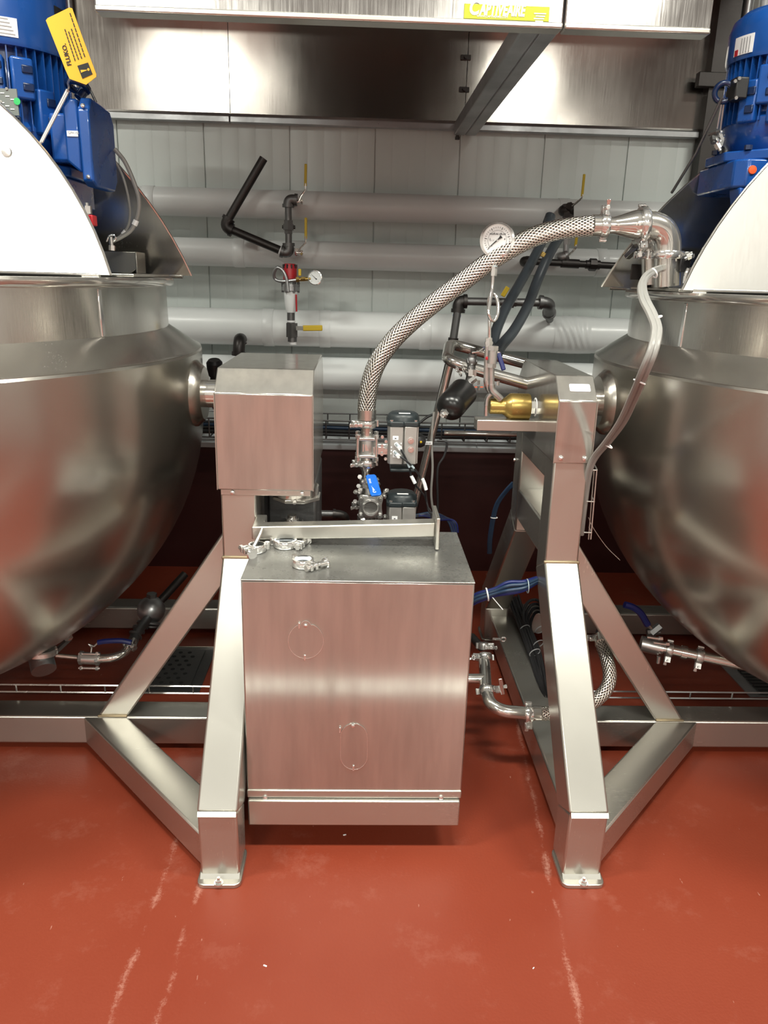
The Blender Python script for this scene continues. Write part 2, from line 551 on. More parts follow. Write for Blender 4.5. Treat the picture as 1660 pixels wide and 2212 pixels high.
RX0, RX1, RY0, RY1 = -5.2, 5.6, -10.0, 3.97
struct(MB().box(RX0, RX1, RY0, RY1 + .1, -.1, 0).build('floor', FLOOR))
struct(MB().box(RX0, RX1, RY0, RY1 + .1, CEIL, CEIL + .1).build('ceiling', WHITEW))
struct(MB().box(RX0 - .1, RX0, RY0, RY1 + .1, -.1, CEIL + .1).build('wall_left', SIDEW))
struct(MB().box(RX1, RX1 + .1, RY0, RY1 + .1, -.1, CEIL + .1).build('wall_right', SIDEW))
struct(MB().box(RX0 - .1, RX1 + .1, RY0 - .1, RY0, -.1, CEIL + .1).build('wall_front', WHITEF))
for i, (dx, dw) in enumerate(((-3.6, 1.1), (-1.5, .9), (.9, 1.6), (3.6, .9))):     # unseen dark panels added behind the camera for dark bands in steel reflections
    dr = struct(MB().box(dx - dw / 2, dx + dw / 2, RY0, RY0 + .05, 0, 2.6).build('door_%d' % (i + 1), BLACK))
    MB().box(dx - dw / 2 - .06, dx - dw / 2, RY0, RY0 + .07, 0, 2.66).build('door_frame', GALV, dr)
    MB().box(dx + dw / 2, dx + dw / 2 + .06, RY0, RY0 + .07, 0, 2.66).build('door_frame', GALV, dr)
wb = struct(MB().box(RX0 - .1, RX1 + .1, RY1, RY1 + .1, -.1, CEIL + .1).build('wall_back', WHITEP))
# ribbed insulated panels standing on the curb, tongue-and-groove joints between them
x = -2.35
k = 0
while x < 2.9:
    w_ = .40
    g = .006
    poly = []
    n_ = 5
    for i in range(n_):                                   # shallow ribs across one panel
        a, b_ = x + g / 2 + (w_ - g) * i / n_, x + g / 2 + (w_ - g) * (i + 1) / n_
        poly += [(a, RY1 - .010), (a + .006, RY1 - .0112), (b_ - .006, RY1 - .0112), (b_, RY1 - .010)]
    poly += [(x + w_ - g / 2, RY1), (x + g / 2, RY1)]
    MB().prof_z(poly, .75, 2.9).build('wall_panel', WHITEP, wb)
    x += w_
    k += 1
# red concrete curb with a sloped white sheet cap in short lengths
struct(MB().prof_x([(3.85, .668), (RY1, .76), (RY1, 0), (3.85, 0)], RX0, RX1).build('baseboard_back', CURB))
tr = MB().prof_x([(3.842, .652), (3.842, .672), (RY1 - .012, .765), (RY1 - .012, .745)], -2.4, 2.9).build('trim_1', CAPM)
struct(tr)
x = -2.4
while x < 2.85:
    MB().prof_x([(3.838, .655), (3.838, .677), (RY1 - .014, .772), (RY1 - .014, .762), (3.846, .666), (3.846, .655)], x + .003, x + .297).build('cap_segment', CAPM, tr)
    x += .3
# stainless trench drain let into the floor in front of the kettles (seen only mirrored in the steel)
td = MB().box(-5, 5.4, .83, .95, -.012, .004).build('trench_drain', GALV)
struct(td)
for i in range(20):
    MB().box(-5 + i * .52, -5 + i * .52 + .51, .84, .945, .004, .009).build('trench_cover', LIDM, td)

# ceiling lamps of the room
for i, (lx, ly, lw) in enumerate(LAMPS):
    row = {-7.6: 'far row', -4.2: 'middle row'}.get(ly, 'row nearest the hood')
    pos = 'left end' if lx < -2 else 'right end' if lx > 2.3 else 'right of centre' if lx > .5 else 'left of centre' if lx < -.5 else 'centre'
    t = thing('ceiling_light', (lx, ly, CEIL - .1), 'white linear ceiling light behind the camera, %s, %s' % (row, pos), 'light', 'ceiling lights over the aisle')
    MB().box(lx - .62, lx + .62, ly - .17, ly + .17, CEIL - .06, CEIL).build('housing', WHITEW, t)
    ld = bpy.data.lights.new('lamp_panel', 'AREA')
    ld.shape = 'RECTANGLE'; ld.size = 1.2; ld.size_y = .3; ld.energy = lw
    ld.color = (1.0, .99, .89)
    lo = bpy.data.objects.new('lamp_panel', ld); COL.objects.link(lo)
    lo.parent = t; lo.location = (0, 0, .03)

# ================================================================== hood
hd = thing('exhaust_hood', (.1, 2.9, 2.06), 'long stainless exhaust hood above the two kettles', 'hood')
HX0, HXS, HX1 = -.627, .463, .813
for a, b_, nm in ((HX0, HXS - .002, 'front_panel'), (HXS + .002, HX1, 'front_panel')):
    MB().prof_x([(2.05, 2.072), (2.05, 2.9), (2.09, 2.9), (2.09, 2.10), (2.085, 2.085), (2.085, 2.072)], a, b_).build(nm, HOODM, hd, bevel=.004)
    MB().prof_x([(2.045, 2.068), (2.045, 2.082), (2.095, 2.082), (2.095, 2.068)], a, b_).build('bottom_lip', STEEL_H, hd, bevel=.004)
MB().box(-1.45, 1.75, 2.04, 3.93, 2.9, 2.93).build('roof', HOODM, hd)
MB().prof_x([(2.09, 2.085), (2.09, 2.9), (2.12, 2.9), (2.12, 2.085)], HXS - .045, HXS - .004).build('divider', GALV, hd)
bm_ = MB()
bm_.box(HXS - .05, HXS - .003, 2.09, 3.90, 2.135, 2.19)
bm_.box(HXS + .003, HXS + .05, 2.09, 3.90, 2.135, 2.19)
bm_.box(HXS - .01, HXS + .01, 2.09, 3.90, 2.14, 2.175)
bm_.build('divider_beam', GALV, hd, bevel=.004)
# lime maker's sticker
a_, b_ = W(1004, 8, 2.048), W(1186, 47, 2.048)
st = MB().box(a_.x, b_.x, 2.0465, 2.0495, b_.z, a_.z).build('sticker', LIME, hd, label='lime green sticker with white lettering')
sx, sz = b_.x - a_.x, a_.z - b_.z
text('lettering', 'C', .042, (a_.x + .010, 2.0462, b_.z + .0090), (1, 0, 0), (0, 0, 1), WHITEI, st, shear=.2, bold=.0014, sx=.8)
text('lettering', 'APTIVEAIRE', .034, (a_.x + .036, 2.0462, b_.z + .0090), (1, 0, 0), (0, 0, 1), WHITEI, st, shear=.2, bold=.0014, sx=.60)
text('lettering', 'WWW.CAPTIVEAIRE.COM', .0062, (a_.x + .03, 2.0462, b_.z + .0035), (1, 0, 0), (0, 0, 1), WHITEI, st)
mb = MB()
for i in range(5):
    mb.box(b_.x - .036 + .004 * (i % 2), b_.x - .008 - .002 * i, 2.0458, 2.0462, a_.z - .016 - i * .0052, a_.z - .0135 - i * .0052)
mb.build('speed_stripe', WHITEI, st)

# ------------------------------------------------------------------ stainless sheet behind the hood
sp_ = thing('splash_panel', (.2, 3.93, 2.14), 'dark mirror-like stainless sheet on the wall under the hood', 'wall panel')
for a, b_ in ((-1.75, -.62), (-.617, .46), (.463, 1.56)):
    MB().box(a, b_, 3.925, 3.94, 2.175, 2.92).build('sheet', MIRR, sp_)
    MB().prof_x([(3.90, 2.158), (3.90, 2.185), (3.925, 2.20), (3.94, 2.20), (3.94, 2.158)], a, b_).build('bottom_channel', GALV, sp_, bevel=.003)
for z_ in (2.33, 2.46):
    mb = MB().box(.43, .475, 3.915, 3.925, z_ - .01, z_ + .01)
    mb.bolt((.452, 3.915, z_), (0, -1, 0), .009, .012)
    mb.build('clip', IRON, sp_)
mb = MB(); mb.cyl((.43, 3.905, 2.165), (.43, 3.905, 2.13), .008); mb.bolt((.43, 3.905, 2.13), (0, 0, -1), .012, .012)
mb.build('hanger_bolt', IRON, sp_)

# dark column, conduit and pipes right of the hood
cd = thing('wall_conduit', (1.75, 3.9, 2.0), 'brown-grey conduit strip on the wall right of the hood', 'conduit')
MB().box(1.56, 1.66, 3.86, 3.94, 1.9, 2.92).build('dark_channel', IRON, cd)
MB().cyl((1.70, 3.90, 1.5), (1.70, 3.90, 2.92), .022).build('pipe', GALV, cd)
MB().cyl((1.775, 3.90, 1.5), (1.775, 3.90, 2.92), .018).build('pipe', CAPM, cd)
mb = MB().box(1.50, 1.80, 3.84, 3.88, 2.36, 2.42)
mb.build('strap', IRON, cd, bevel=.003)
lc = thing('wall_conduit', (-1.27, 3.9, 2.0), 'thin pale conduit pair above the yellow tag at top left', 'conduit')
MB().cyl((-1.36, 3.90, 2.2), (-1.36, 3.90, 2.92), .014).build('pipe', CAPM, lc)
MB().cyl((-1.30, 3.90, 2.2), (-1.30, 3.90, 2.92), .012).build('pipe', GALV, lc)

# ================================================================== insulated pipes on the wall
def ipipe(z, r, label, bands):
    t = thing('insulated_pipe', (.25, 3.80, z - r), label, 'pipe', 'white insulated pipes along the wall')
    MB().cyl((-2.4, 3.80, z), (2.9, 3.80, z), r, n=40).build('jacket', JACKET, t)
    for bx in bands:
        MB().lathe([(r + .0015, 0), (r + .003, .002), (r + .003, .05), (r + .0015, .052)], (bx, 3.80, z), (1, 0, 0), 40).build('joint_tape', JACKET, t)
    return t


ipipe(1.805, .062, 'topmost white insulated pipe on the wall, just under the steel sheet', (-1.0, .9))
ipipe(1.59, .062, 'second white insulated pipe from the top, behind the bent black pipe', (-.6, 1.1))
p3 = ipipe(1.254, .085, 'fattest white insulated pipe, crossed by the yellow ball valve lever', (-.47, -.20, .28))
ipipe(1.042, .078, 'lowest white insulated pipe, just above the wire cable tray', (-.9, .4))
# wrinkled jacket patch where the iron pipe enters
random.seed(4)
mb = MB()
n_, k_ = 40, 26
vs, fs = [], []
for i in range(k_ + 1):
    for j in range(n_ + 1):
        an = -2.2 + 3.4 * j / n_
        xx = .92 + .20 * i / k_
        e = sin(pi * i / k_) * (.003 + .0042 * sin(xx * 170 + an * 4.1 + 2.4 * sin(an * 2.3 + xx * 20)) * (.55 + .45 * cos(an * 1.7 + .3)))
        vs.append((xx, 3.80 - (.0865 + e) * cos(an + .5), 1.254 + (.0865 + e) * sin(an + .5)))
for i in range(k_):
    for j in range(n_):
        q = i * (n_ + 1) + j
        fs.append((q, q + 1, q + n_ + 2, q + n_ + 1))
mb.add(vs, fs).build('wrinkled_wrap', JACKET, p3, ang=80)

# ================================================================== wire cable tray along the wall
def wire_tray(label, x0, x1, y0, y1, z0, z1, step, mat=WIRE, r=.0028, nlong=3):
    t = thing('wire_cable_tray', ((x0 + x1) / 2, (y0 + y1) / 2, z0), label, 'cable tray')
    for i in range(nlong):
        y = y0 + (y1 - y0) * i / (nlong - 1)
        MB().cyl((x0, y, z0), (x1, y, z0), r, n=6).build('long_wire', mat, t)
    for y in (y0, y1):
        MB().cyl((x0, y, z1), (x1, y, z1), r, n=6).build('long_wire', mat, t)
    x = x0 + .02
    while x < x1:
        MB().tube(fillet([(x, y0, z1), (x, y0, z0), (x, y1, z0), (x, y1, z1)], .006, 2), r, 6).build('cross_wire', mat, t)
        x += step
    return t


wt = wire_tray('dark wire cable tray fixed along the wall under the lowest white pipe', -1.5, 1.6, 3.60, 3.80, .755, .845, .11, IRON2, .0038)
for i in range(7):
    zz = .77 + .012 * (i % 3)
    MB().tube(spline([(-1.5, 3.63 + .024 * i, zz), (-.6, 3.64 + .022 * i, zz + .006), (.2, 3.63 + .025 * i, zz), (1.6, 3.64 + .022 * i, zz + .004)], 6), .008, 8).build('tray_cable', [CABLEB, CABLEB, CABLEN, IRON2][i % 4], wt)
MB().box(.80, .835, 3.78, 3.80, .76, .93).build('tray_hanger', IRON2, wt)
MB().tube([(.4, 3.585, .80), (1.6, 3.585, .80)], .012, 10).build('conduit_run', POLI, wt)

# ================================================================== stands
def stand(side, x0, x1, label):
    """side=-1: carries the left kettle, +1: the right one. Tubes 100 mm square."""
    ko = x0 if side < 0 else x1                # face towards the kettle
    s = side
    t = thing('kettle_stand', ((x0 + x1) / 2, 2.37, 0), label, 'stand')
    bv = .006
    # posts
    MB().prof_x([(2.1, .70), (2.1, 1.06), (2.2, 1.06), (2.2, .66)], x0, x1).build('post', STEEL, t, bevel=bv)
    MB().prof_x([(2.54, .66), (2.54, 1.06), (2.64, 1.06), (2.64, .70)], x0, x1).build('post', STEEL, t, bevel=bv)
    MB().box(x0 + .001, x1 - .001, 2.195, 2.545, .945, 1.045).build('cross_tube', STEEL_H, t, bevel=bv)
    MB().box(x0 + .001, x1 - .001, 2.195, 2.545, .71, .815).build('cross_tube', STEEL_H, t, bevel=bv)
    # raked legs: front and rear
    def leg(mir):
        Y = (lambda y: y) if not mir else (lambda y: 4.74 - y)
        MB().prof_x([(Y(2.1), .715), (Y(1.625), .212), (Y(1.735), .155), (Y(2.2), .662)], x0 - .001, x1 + .001).build('raked_leg', STEEL, t, bevel=bv)
        MB().prof_x([(Y(1.625), .212), (Y(1.63), .014), (Y(1.735), .014), (Y(1.735), .158)], x0, x1).build('foot_stub', STEEL, t, bevel=bv)
        MB().prof_x([(Y(1.622), .216), (Y(1.615), .205), (Y(1.64), .2)], x0 + .002, x1 - .002).build('weld_bead', STEEL_H, t)
        pl = []
        for cx, cy, a0 in ((x1 + .006, 1.60, -90), (x1 + .006, 1.735, 0), (x0 - .006, 1.735, 90), (x0 - .006, 1.60, 180)):
            for q in range(4):
                an = radians(a0 + 30 * q)
                sgn = 1
                pl.append((cx + cos(an) * .018 - (.018 if cx > (x0 + x1) / 2 else -.018), Y(cy + sin(an) * .018 + (.018 if cy < 1.65 else -.018))))
        p = MB().prof_z(pl, 0, .012).build('foot_plate', STEEL_H, t, bevel=.002)
        mb = MB()
        c = Vector(((x0 + x1) / 2, Y(1.606), .012))
        mb.cyl(c, c + Vector((0, 0, .003)), .012); mb.bolt(c + Vector((0, 0, .003)), (0, 0, 1), .008, .007); mb.cyl(c, c + Vector((0, 0, .018)), .004)
        mb.build('anchor_bolt', CHROME, p)
        MB().prof_x([(Y(1.62), .012), (Y(1.632), .022), (Y(1.635), .012)], x0, x1).build('weld_bead', STEEL_H, p)
    leg(False); leg(True)
    # weld where post meets leg
    MB().bar((x0 - .003, 2.099, .712), (x1 + .003, 2.099, .712), .008, .010).build('weld_bead', WELD, t, bevel=.003)
    # floor frame
    far = ko + s * 2.4
    a, b = sorted((far, ko - s * .05))
    MB().box(a, b, 2.2, 2.3, .02, .12).build('floor_beam', STEEL_H, t, bevel=bv)
    MB().box(a, b, 3.05, 3.15, .02, .12).build('floor_beam', STEEL_H, t, bevel=bv)
    yx0, yx1 = (x0 + .025, x1 + .03) if s > 0 else (x0 - .03, x1 - .025)
    MB().box(yx0, yx1, 1.74, 3.2, .021, .121).build('floor_beam', STEEL, t, bevel=bv)
    # outriggers to the feet
    for mir in (0, 1):
        Y = (lambda y: y) if not mir else (lambda y: 4.74 - y)
        yb = 2.2 if not mir else 2.3
        xa, xb = ko + s * .485, ko + s * .345
        q = [(xa, yb if not mir else 3.05), (ko + s * .001, Y(1.655)), (ko + s * .001, Y(1.815)), (xb, yb if not mir else 3.05)]
        if mir: continue
        MB().prof_z(q, .0205, .1205).build('outrigger', STEEL_H, t, bevel=bv)
    # diagonal brace from the floor beam to the front post
    br = [(ko + s * .440, .119), (ko + s * .345, .119), (ko, .615), (ko, .775)]
    MB().prof_y(br, 2.205, 2.275).build('brace', STEEL, t, bevel=bv)
    MB().bar((ko + s * .440, 2.203, .122), (ko + s * .345, 2.203, .122), .01, .008).build('weld_bead', WELD, t, bevel=.003)
    MB().bar((ko + s * .003, 2.203, .62), (ko + s * .003, 2.203, .77), .01, .012, (0, 1, 0)).build('weld_bead', WELD, t, bevel=.003)
    return t


SL = stand(-1, -.39, -.29, 'left stainless A-frame stand with a wide gearbox cover')
SR = stand(1, .549, .649, 'right stainless A-frame stand with a white label on its narrow cover')


def cover(t, x0, x1, z0, zr):
    prof = [(2.09, z0), (2.09, 1.188), (2.155, 1.25), (2.585, 1.25), (2.65, 1.188), (2.65, z0)]
    c = MB().prof_x(prof, x0, x1).build('bearing_cover', PANEL, t, bevel=.003)
    # folded edge strips
    for xx in (x0, x1):
        MB().prism([(xx + d, 2.088, z0) for d in (-.001, .001)] + [(xx + d, 2.088, 1.188) for d in (.001, -.001)], (0, .004, 0)).build('folded_edge', STEEL, c)
    return c


cl_ = cover(SL, -.396, -.128, .918, 0)
MB().box(-.389, -.135, 2.097, 2.64, .900, .918).build('cover_flange', STEEL_H, cl_, bevel=.002)
for xx in (-.355, -.16):
    MB().lathe([(.007, 0), (.006, .004), (.001, .006)], (xx, 2.096, .909), (0, -1, 0), 12).build('screw', CHROME, cl_)
cr_ = cover(SR, .545, .653, 1.012, 0)
for xx in (.565, .632):
    MB().lathe([(.0075, 0), (.007, .004), (.001, .007)], (xx, 2.089, 1.028), (0, -1, 0), 12).build('screw', CHROME, cr_)
# label on the chamfer of the right cover
n_ = Vector((0, -.062, .065)).normalized(); upv = Vector((0, .065, .062)).normalized()
c0 = Vector((.608, 2.1225, 1.2192)) + n_ * .001
mb = MB(); hw, hh, rr_ = .029, .013, .004
pl = []
for cx, cz, a0 in ((hw - rr_, hh - rr_, 0), (-hw + rr_, hh - rr_, 90), (-hw + rr_, -hh + rr_, 180), (hw - rr_, -hh + rr_, 270)):
    for q in range(4):
        an = radians(a0 + 30 * q)
        pl.append(c0 + Vector((1, 0, 0)) * (cx + rr_ * cos(an)) + upv * (cz + rr_ * sin(an)))
lb = mb.prism(pl, n_ * .0012).build('label_sticker', LABEL, cr_, label='small blank-looking white label')
text('lettering', 'No. X 1', .010, c0 - Vector((.019, 0, 0)) + upv * .002 + n_ * .0013, (1, 0, 0), upv, GREYI, lb)

# gear unit hanging under the left cover
gu = thing('tilt_gearbox', (-.2, 2.3, .74), 'dark tilt gear unit hanging below the left gearbox cover', 'gearbox')
MB().box(-.29, -.28, 2.2, 2.6, .60, .90).build('side_plate', IRON, gu)
MB().box(-.285, -.13, 2.30, 2.62, .62, .90).build('casing', IRON2, gu, bevel=.01)
oc = [(-.185 + .075 * cos(radians(22.5 + 45 * i)), 2.22 + .075 * sin(radians(22.5 + 45 * i))) for i in range(8)]
MB().prof_z(oc, .862, .872).build('octagon_plate', POLI, gu, bevel=.001)
mb = MB(); mb.lathe([(.066, 0), (.066, .028)], (-.185, 2.22, .872), (0, 0, 1), 28)
mb.build('collar', POLI, gu)
MB().lathe([(.04, 0), (.05, .003), (.05, .012), (.036, .012)], (-.185, 2.21, .8995), (0, 0, -1), 28).build('shaft_end', IRON2, gu)
mb = MB(); mb.bolt((-.185, 2.146, .868), (0, -1, 0), .006, .006); mb.build('screw', CHROME, gu)

# support arm over the cabinet
arm = MB().hexa([(-.291, 2.00, .801), (.212, 2.0, .818), (.212, 2.045, .818), (-.291, 2.045, .801),
                 (-.291, 2.00, .839), (.212, 2.0, .859), (.212, 2.045, .859), (-.291, 2.045, .839)]).build('support_arm', STEEL_H, SL, bevel=.004)
MB().box(-.291, -.262, 2.03, 2.12, .803, .838).build('arm_root', STEEL_H, arm, bevel=.003)
MB().box(.212, .222, 1.975, 2.10, .79, .880).build('end_plate', STEEL, arm, bevel=.002)
MB().tube(fillet([(-.262, 2.0, .835), (-.266, 1.985, .822), (-.280, 1.955, .797)], .02), .006, 8).build('lock_pin', POLI, arm)

# ================================================================== kettles
def kettle(cx, label, lid_front, lid_rear, lean, mir):
    cy = 2.37
    t = thing('tilting_kettle', (cx, cy, .12), label, 'kettle', 'steam-jacketed kettles')
    R = 1.05
    prof = []
    zc, D = 1.13, (.93 if mir < 0 else .965)
    for i in range(25):
        an = pi / 2 * i / 24
        prof.append((max(.002, R * sin(an)), zc - D * cos(an) ** .92))
    prof += [(R, 1.262), (R - .004, 1.270)]
    MB().lathe([(r, z) for r, z in prof], (cx, cy, 0), (0, 0, 1), 128).build('bowl', KETTLE, t, ang=25)
    MB().lathe([(R - .002, 1.270), (R - .012, 1.274), (.955, 1.330), (.948, 1.334)], (cx, cy, 0), (0, 0, 1), 128).build('shoulder', NECK, t, ang=25)
    MB().lathe([(.948, 1.333), (.946, 1.455)], (cx, cy, 0), (0, 0, 1), 128).build('neck', NECK, t)
    MB().lathe([(.946, 1.455), (.968, 1.458), (.972, 1.464), (.972, 1.474), (.966, 1.480), (.90, 1.480), (.90, 1.15), (.80, .80), (.55, .5), (.002, .4)], (cx, cy, 0), (0, 0, 1), 128).build('rim', POLI, t)
    s = 1 if mir < 0 else -1                    # towards the aisle (+x for the left kettle)
    # weld strip on the neck
    an = radians(-20.5 if mir < 0 else -13)
    dx, dy = s * cos(an), sin(an)
    u_ = Vector((dx, dy, 0)); tv = Vector((-dy, dx, 0))
    p0 = Vector((cx, cy, 0)) + u_ * .951
    mb = MB().hexa([p0 + tv * a + Vector((0, 0, z)) + u_ * d for z, d0 in ((1.335, 0), (1.453, -.003)) for a, d in ((-.007, d0), (.007, d0), (.007, d0 - .006), (-.007, d0 - .006))])
    mb.build('seam_weld', CHROME, t, bevel=.002)
    # trunnion
    mb = MB(); mb.lathe([(.115, -.10), (.10, 0), (.085, .015), (.08, .02)], (cx + s * (R + .005), cy, 1.145), (s, 0, 0), 36)
    mb.build('trunnion_flange', KETTLE, t)
    MB().cyl((cx + s * (R + .01), cy, 1.145), (cx + s * (R + .105), cy, 1.145), .042, n=28).build('trunnion_shaft', POLI, t)
    # hinged half lids standing open on the bridge
    def lid(y0, d, r, sgn, lean_deg, nm, mat, lab):
        vs, n = [], 40
        h = sqrt(r * r - d * d)
        a0 = math.asin(d / r)
        ca, sa = cos(radians(lean_deg)), sin(radians(lean_deg))
        pts = []
        for i in range(n + 1):
            an = a0 + (pi - 2 * a0) * i / n
            pts.append((r * cos(an), r * sin(an) - d))
        poly = [Vector((cx + a, y0 + sgn * b * sa, 1.487 + b * ca)) for a, b in pts]
        nv = Vector((0, ca, -sgn * sa)) * .004
        o = MB().prism(poly, nv).build(nm, mat, t, label=lab)
        # turned-down edge following the arc
        ed = MB()
        rim = [p + nv * .5 for p in poly]
        ed.tube(rim, .0035, 6)
        ed.build('rolled_edge', POLI, o)
        return o, poly
    lf, lp = lid(*lid_front, 1, lean, 'lid', LIDM, 'pale satin half-moon lid facing the aisle')
    lr, _ = lid(*lid_rear, 1, -18, 'lid', NECK, 'dark inner face of the rear half-moon lid')
    # bridge plates between the lids
    MB().box(cx - .93, cx + .93, 2.20, 2.60, 1.482, 1.49).build('bridge_deck', STEEL_H, t, bevel=.002)
    for (yy, dd, rr_) in (lid_front, lid_rear):
        hc = sqrt(rr_ * rr_ - dd * dd) - .03
        MB().cyl((cx - hc, yy + .008, 1.486), (cx + hc, yy + .008, 1.486), .009, n=12).build('hinge_rod', POLI, t)
    for yy, hh_ in ((lid_front[0] + .06, .055), (lid_rear[0] - .14, .065)):
        MB().prof_y([(cx + s * .62, 1.49), (cx + s * .82, 1.49), (cx + s * .84, 1.505), (cx + s * .84, 1.49 + hh_), (cx + s * .62, 1.49 + hh_)], yy, yy + .006).build('hinge_bracket', STEEL, t, bevel=.002)
        MB().box(cx + s * .835, cx + s * .841, yy, yy + .10, 1.49, 1.49 + hh_).build('hinge_bracket', STEEL, t, bevel=.002)
    return t


KL = kettle(-1.55, 'left kettle, bright front lid, its bowl beside the wide gearbox cover', (2.05, .30, .962), (2.70, .32, 1.03), 20, -1)
KR = kettle(1.81, 'right kettle fed by the braided hose, pale cables hanging over its shoulder', (2.15, .34, 1.0), (2.70, .39, 1.07), 4, 1)
# bolt heads on the front of the left lid
for px, py in ((17, 330),):
    p = W(px, py, 1.99)
    MB().lathe([(.012, 0), (.011, .006), (.002, .009)], p + Vector((0, -.004, 0)), (0, -1, .15), 14).build('bolt_head', LIDM, KL)

# ================================================================== control cabinet
cb = thing('junction_cabinet', (0, 1.94, .08), 'stainless cabinet with a round and an oval flap on its front', 'cabinet')
CX0, CX1, CY0, CY1, CZ0, CZ1 = -.284, .290, 1.75, 2.14, .172, .787
body = MB().box(CX0, CX1, CY0, CY1, CZ0, CZ1 - .003).build('body', PANEL, cb, bevel=.004)
MB().box(CX0 - .001, CX1 + .001, CY0 - .001, CY1 + .001, CZ1 - .004, CZ1).build('top_sheet', DULL, cb, bevel=.002)
MB().prof_x([(CY0 - .004, .162), (CY0 - .004, .186), (CY0 + .02, .186), (CY0 + .02, .162)], CX0, CX1).build('bottom_flange', STEEL_H, cb, bevel=.003)
MB().box(CX0 + .003, CX1 - .004, CY0 - .014, CY0 + .08, .082, .161).build('base_rail', STEEL_H, cb, bevel=.004)
MB().box(CX0 + .003, CX1 - .004, CY1 - .09, CY1, .082, .171).build('base_rail', STEEL_H, cb, bevel=.004)
for px in (573, 953):
    p = W(px, 1722, CY0 - .004)
    MB().lathe([(.007, 0), (.006, .004), (.001, .006)], (p.x, CY0 - .004, p.z), (0, -1, 0), 12).build('screw', CHROME, cb)
def flap(poly_px, screw, pins, lab):
    poly = [W(a, b, CY0 - .0015) for a, b in poly_px]
    poly = [(p.x, CY0 - .0025, p.z) for p in poly]
    f = MB().prism(poly, (0, .002, 0)).build('flap', PANEL, cb, label=lab)
    MB().tube([Vector(p) for p in poly], .0008, 5, True).build('flap_edge', CHROME, f)
    p = W(*screw, CY0)
    MB().lathe([(.0055, 0), (.005, .003), (.001, .005)], (p.x, CY0 - .0025, p.z), (0, -1, 0), 12).build('screw', CHROME, f)
    for q in pins:
        p = W(*q, CY0)
        MB().box(p.x - .0025, p.x + .0025, CY0 - .006, CY0 - .001, p.z - .008, p.z + .008).build('stop_pin', CHROME, f, bevel=.001)
pts = []
for i in range(33):
    an = radians(115 + 310 * i / 32)
    pts.append((661 + 38 * cos(an), 1384 - 38 * sin(an)))
pts += [(661 + 11 * cos(radians(10)), 1352 - 11 * sin(radians(10)))] + [(661 + 11 * cos(radians(a)), 1352 - 11 * sin(radians(a))) for a in (40, 65, 90, 115, 140, 170)]
flap(pts, (661, 1350), [(659, 1419), (647, 1350)], 'round swivel flap')
pts = [(765 + 29 * cos(radians(a)), 1592 - 29 * sin(radians(a))) for a in range(0, 181, 15)] + [(765 + 29 * cos(radians(a)), 1633 - 29 * sin(radians(a))) for a in range(180, 361, 15)]
flap(pts, (763, 1566), [(764, 1657), (735, 1575)], 'oval swivel flap')

# ================================================================== agitator motors
def pxr(px, y):
    """pixel length -> metres near the picture's middle rows at depth y"""
    return px * y * .965 / FPX


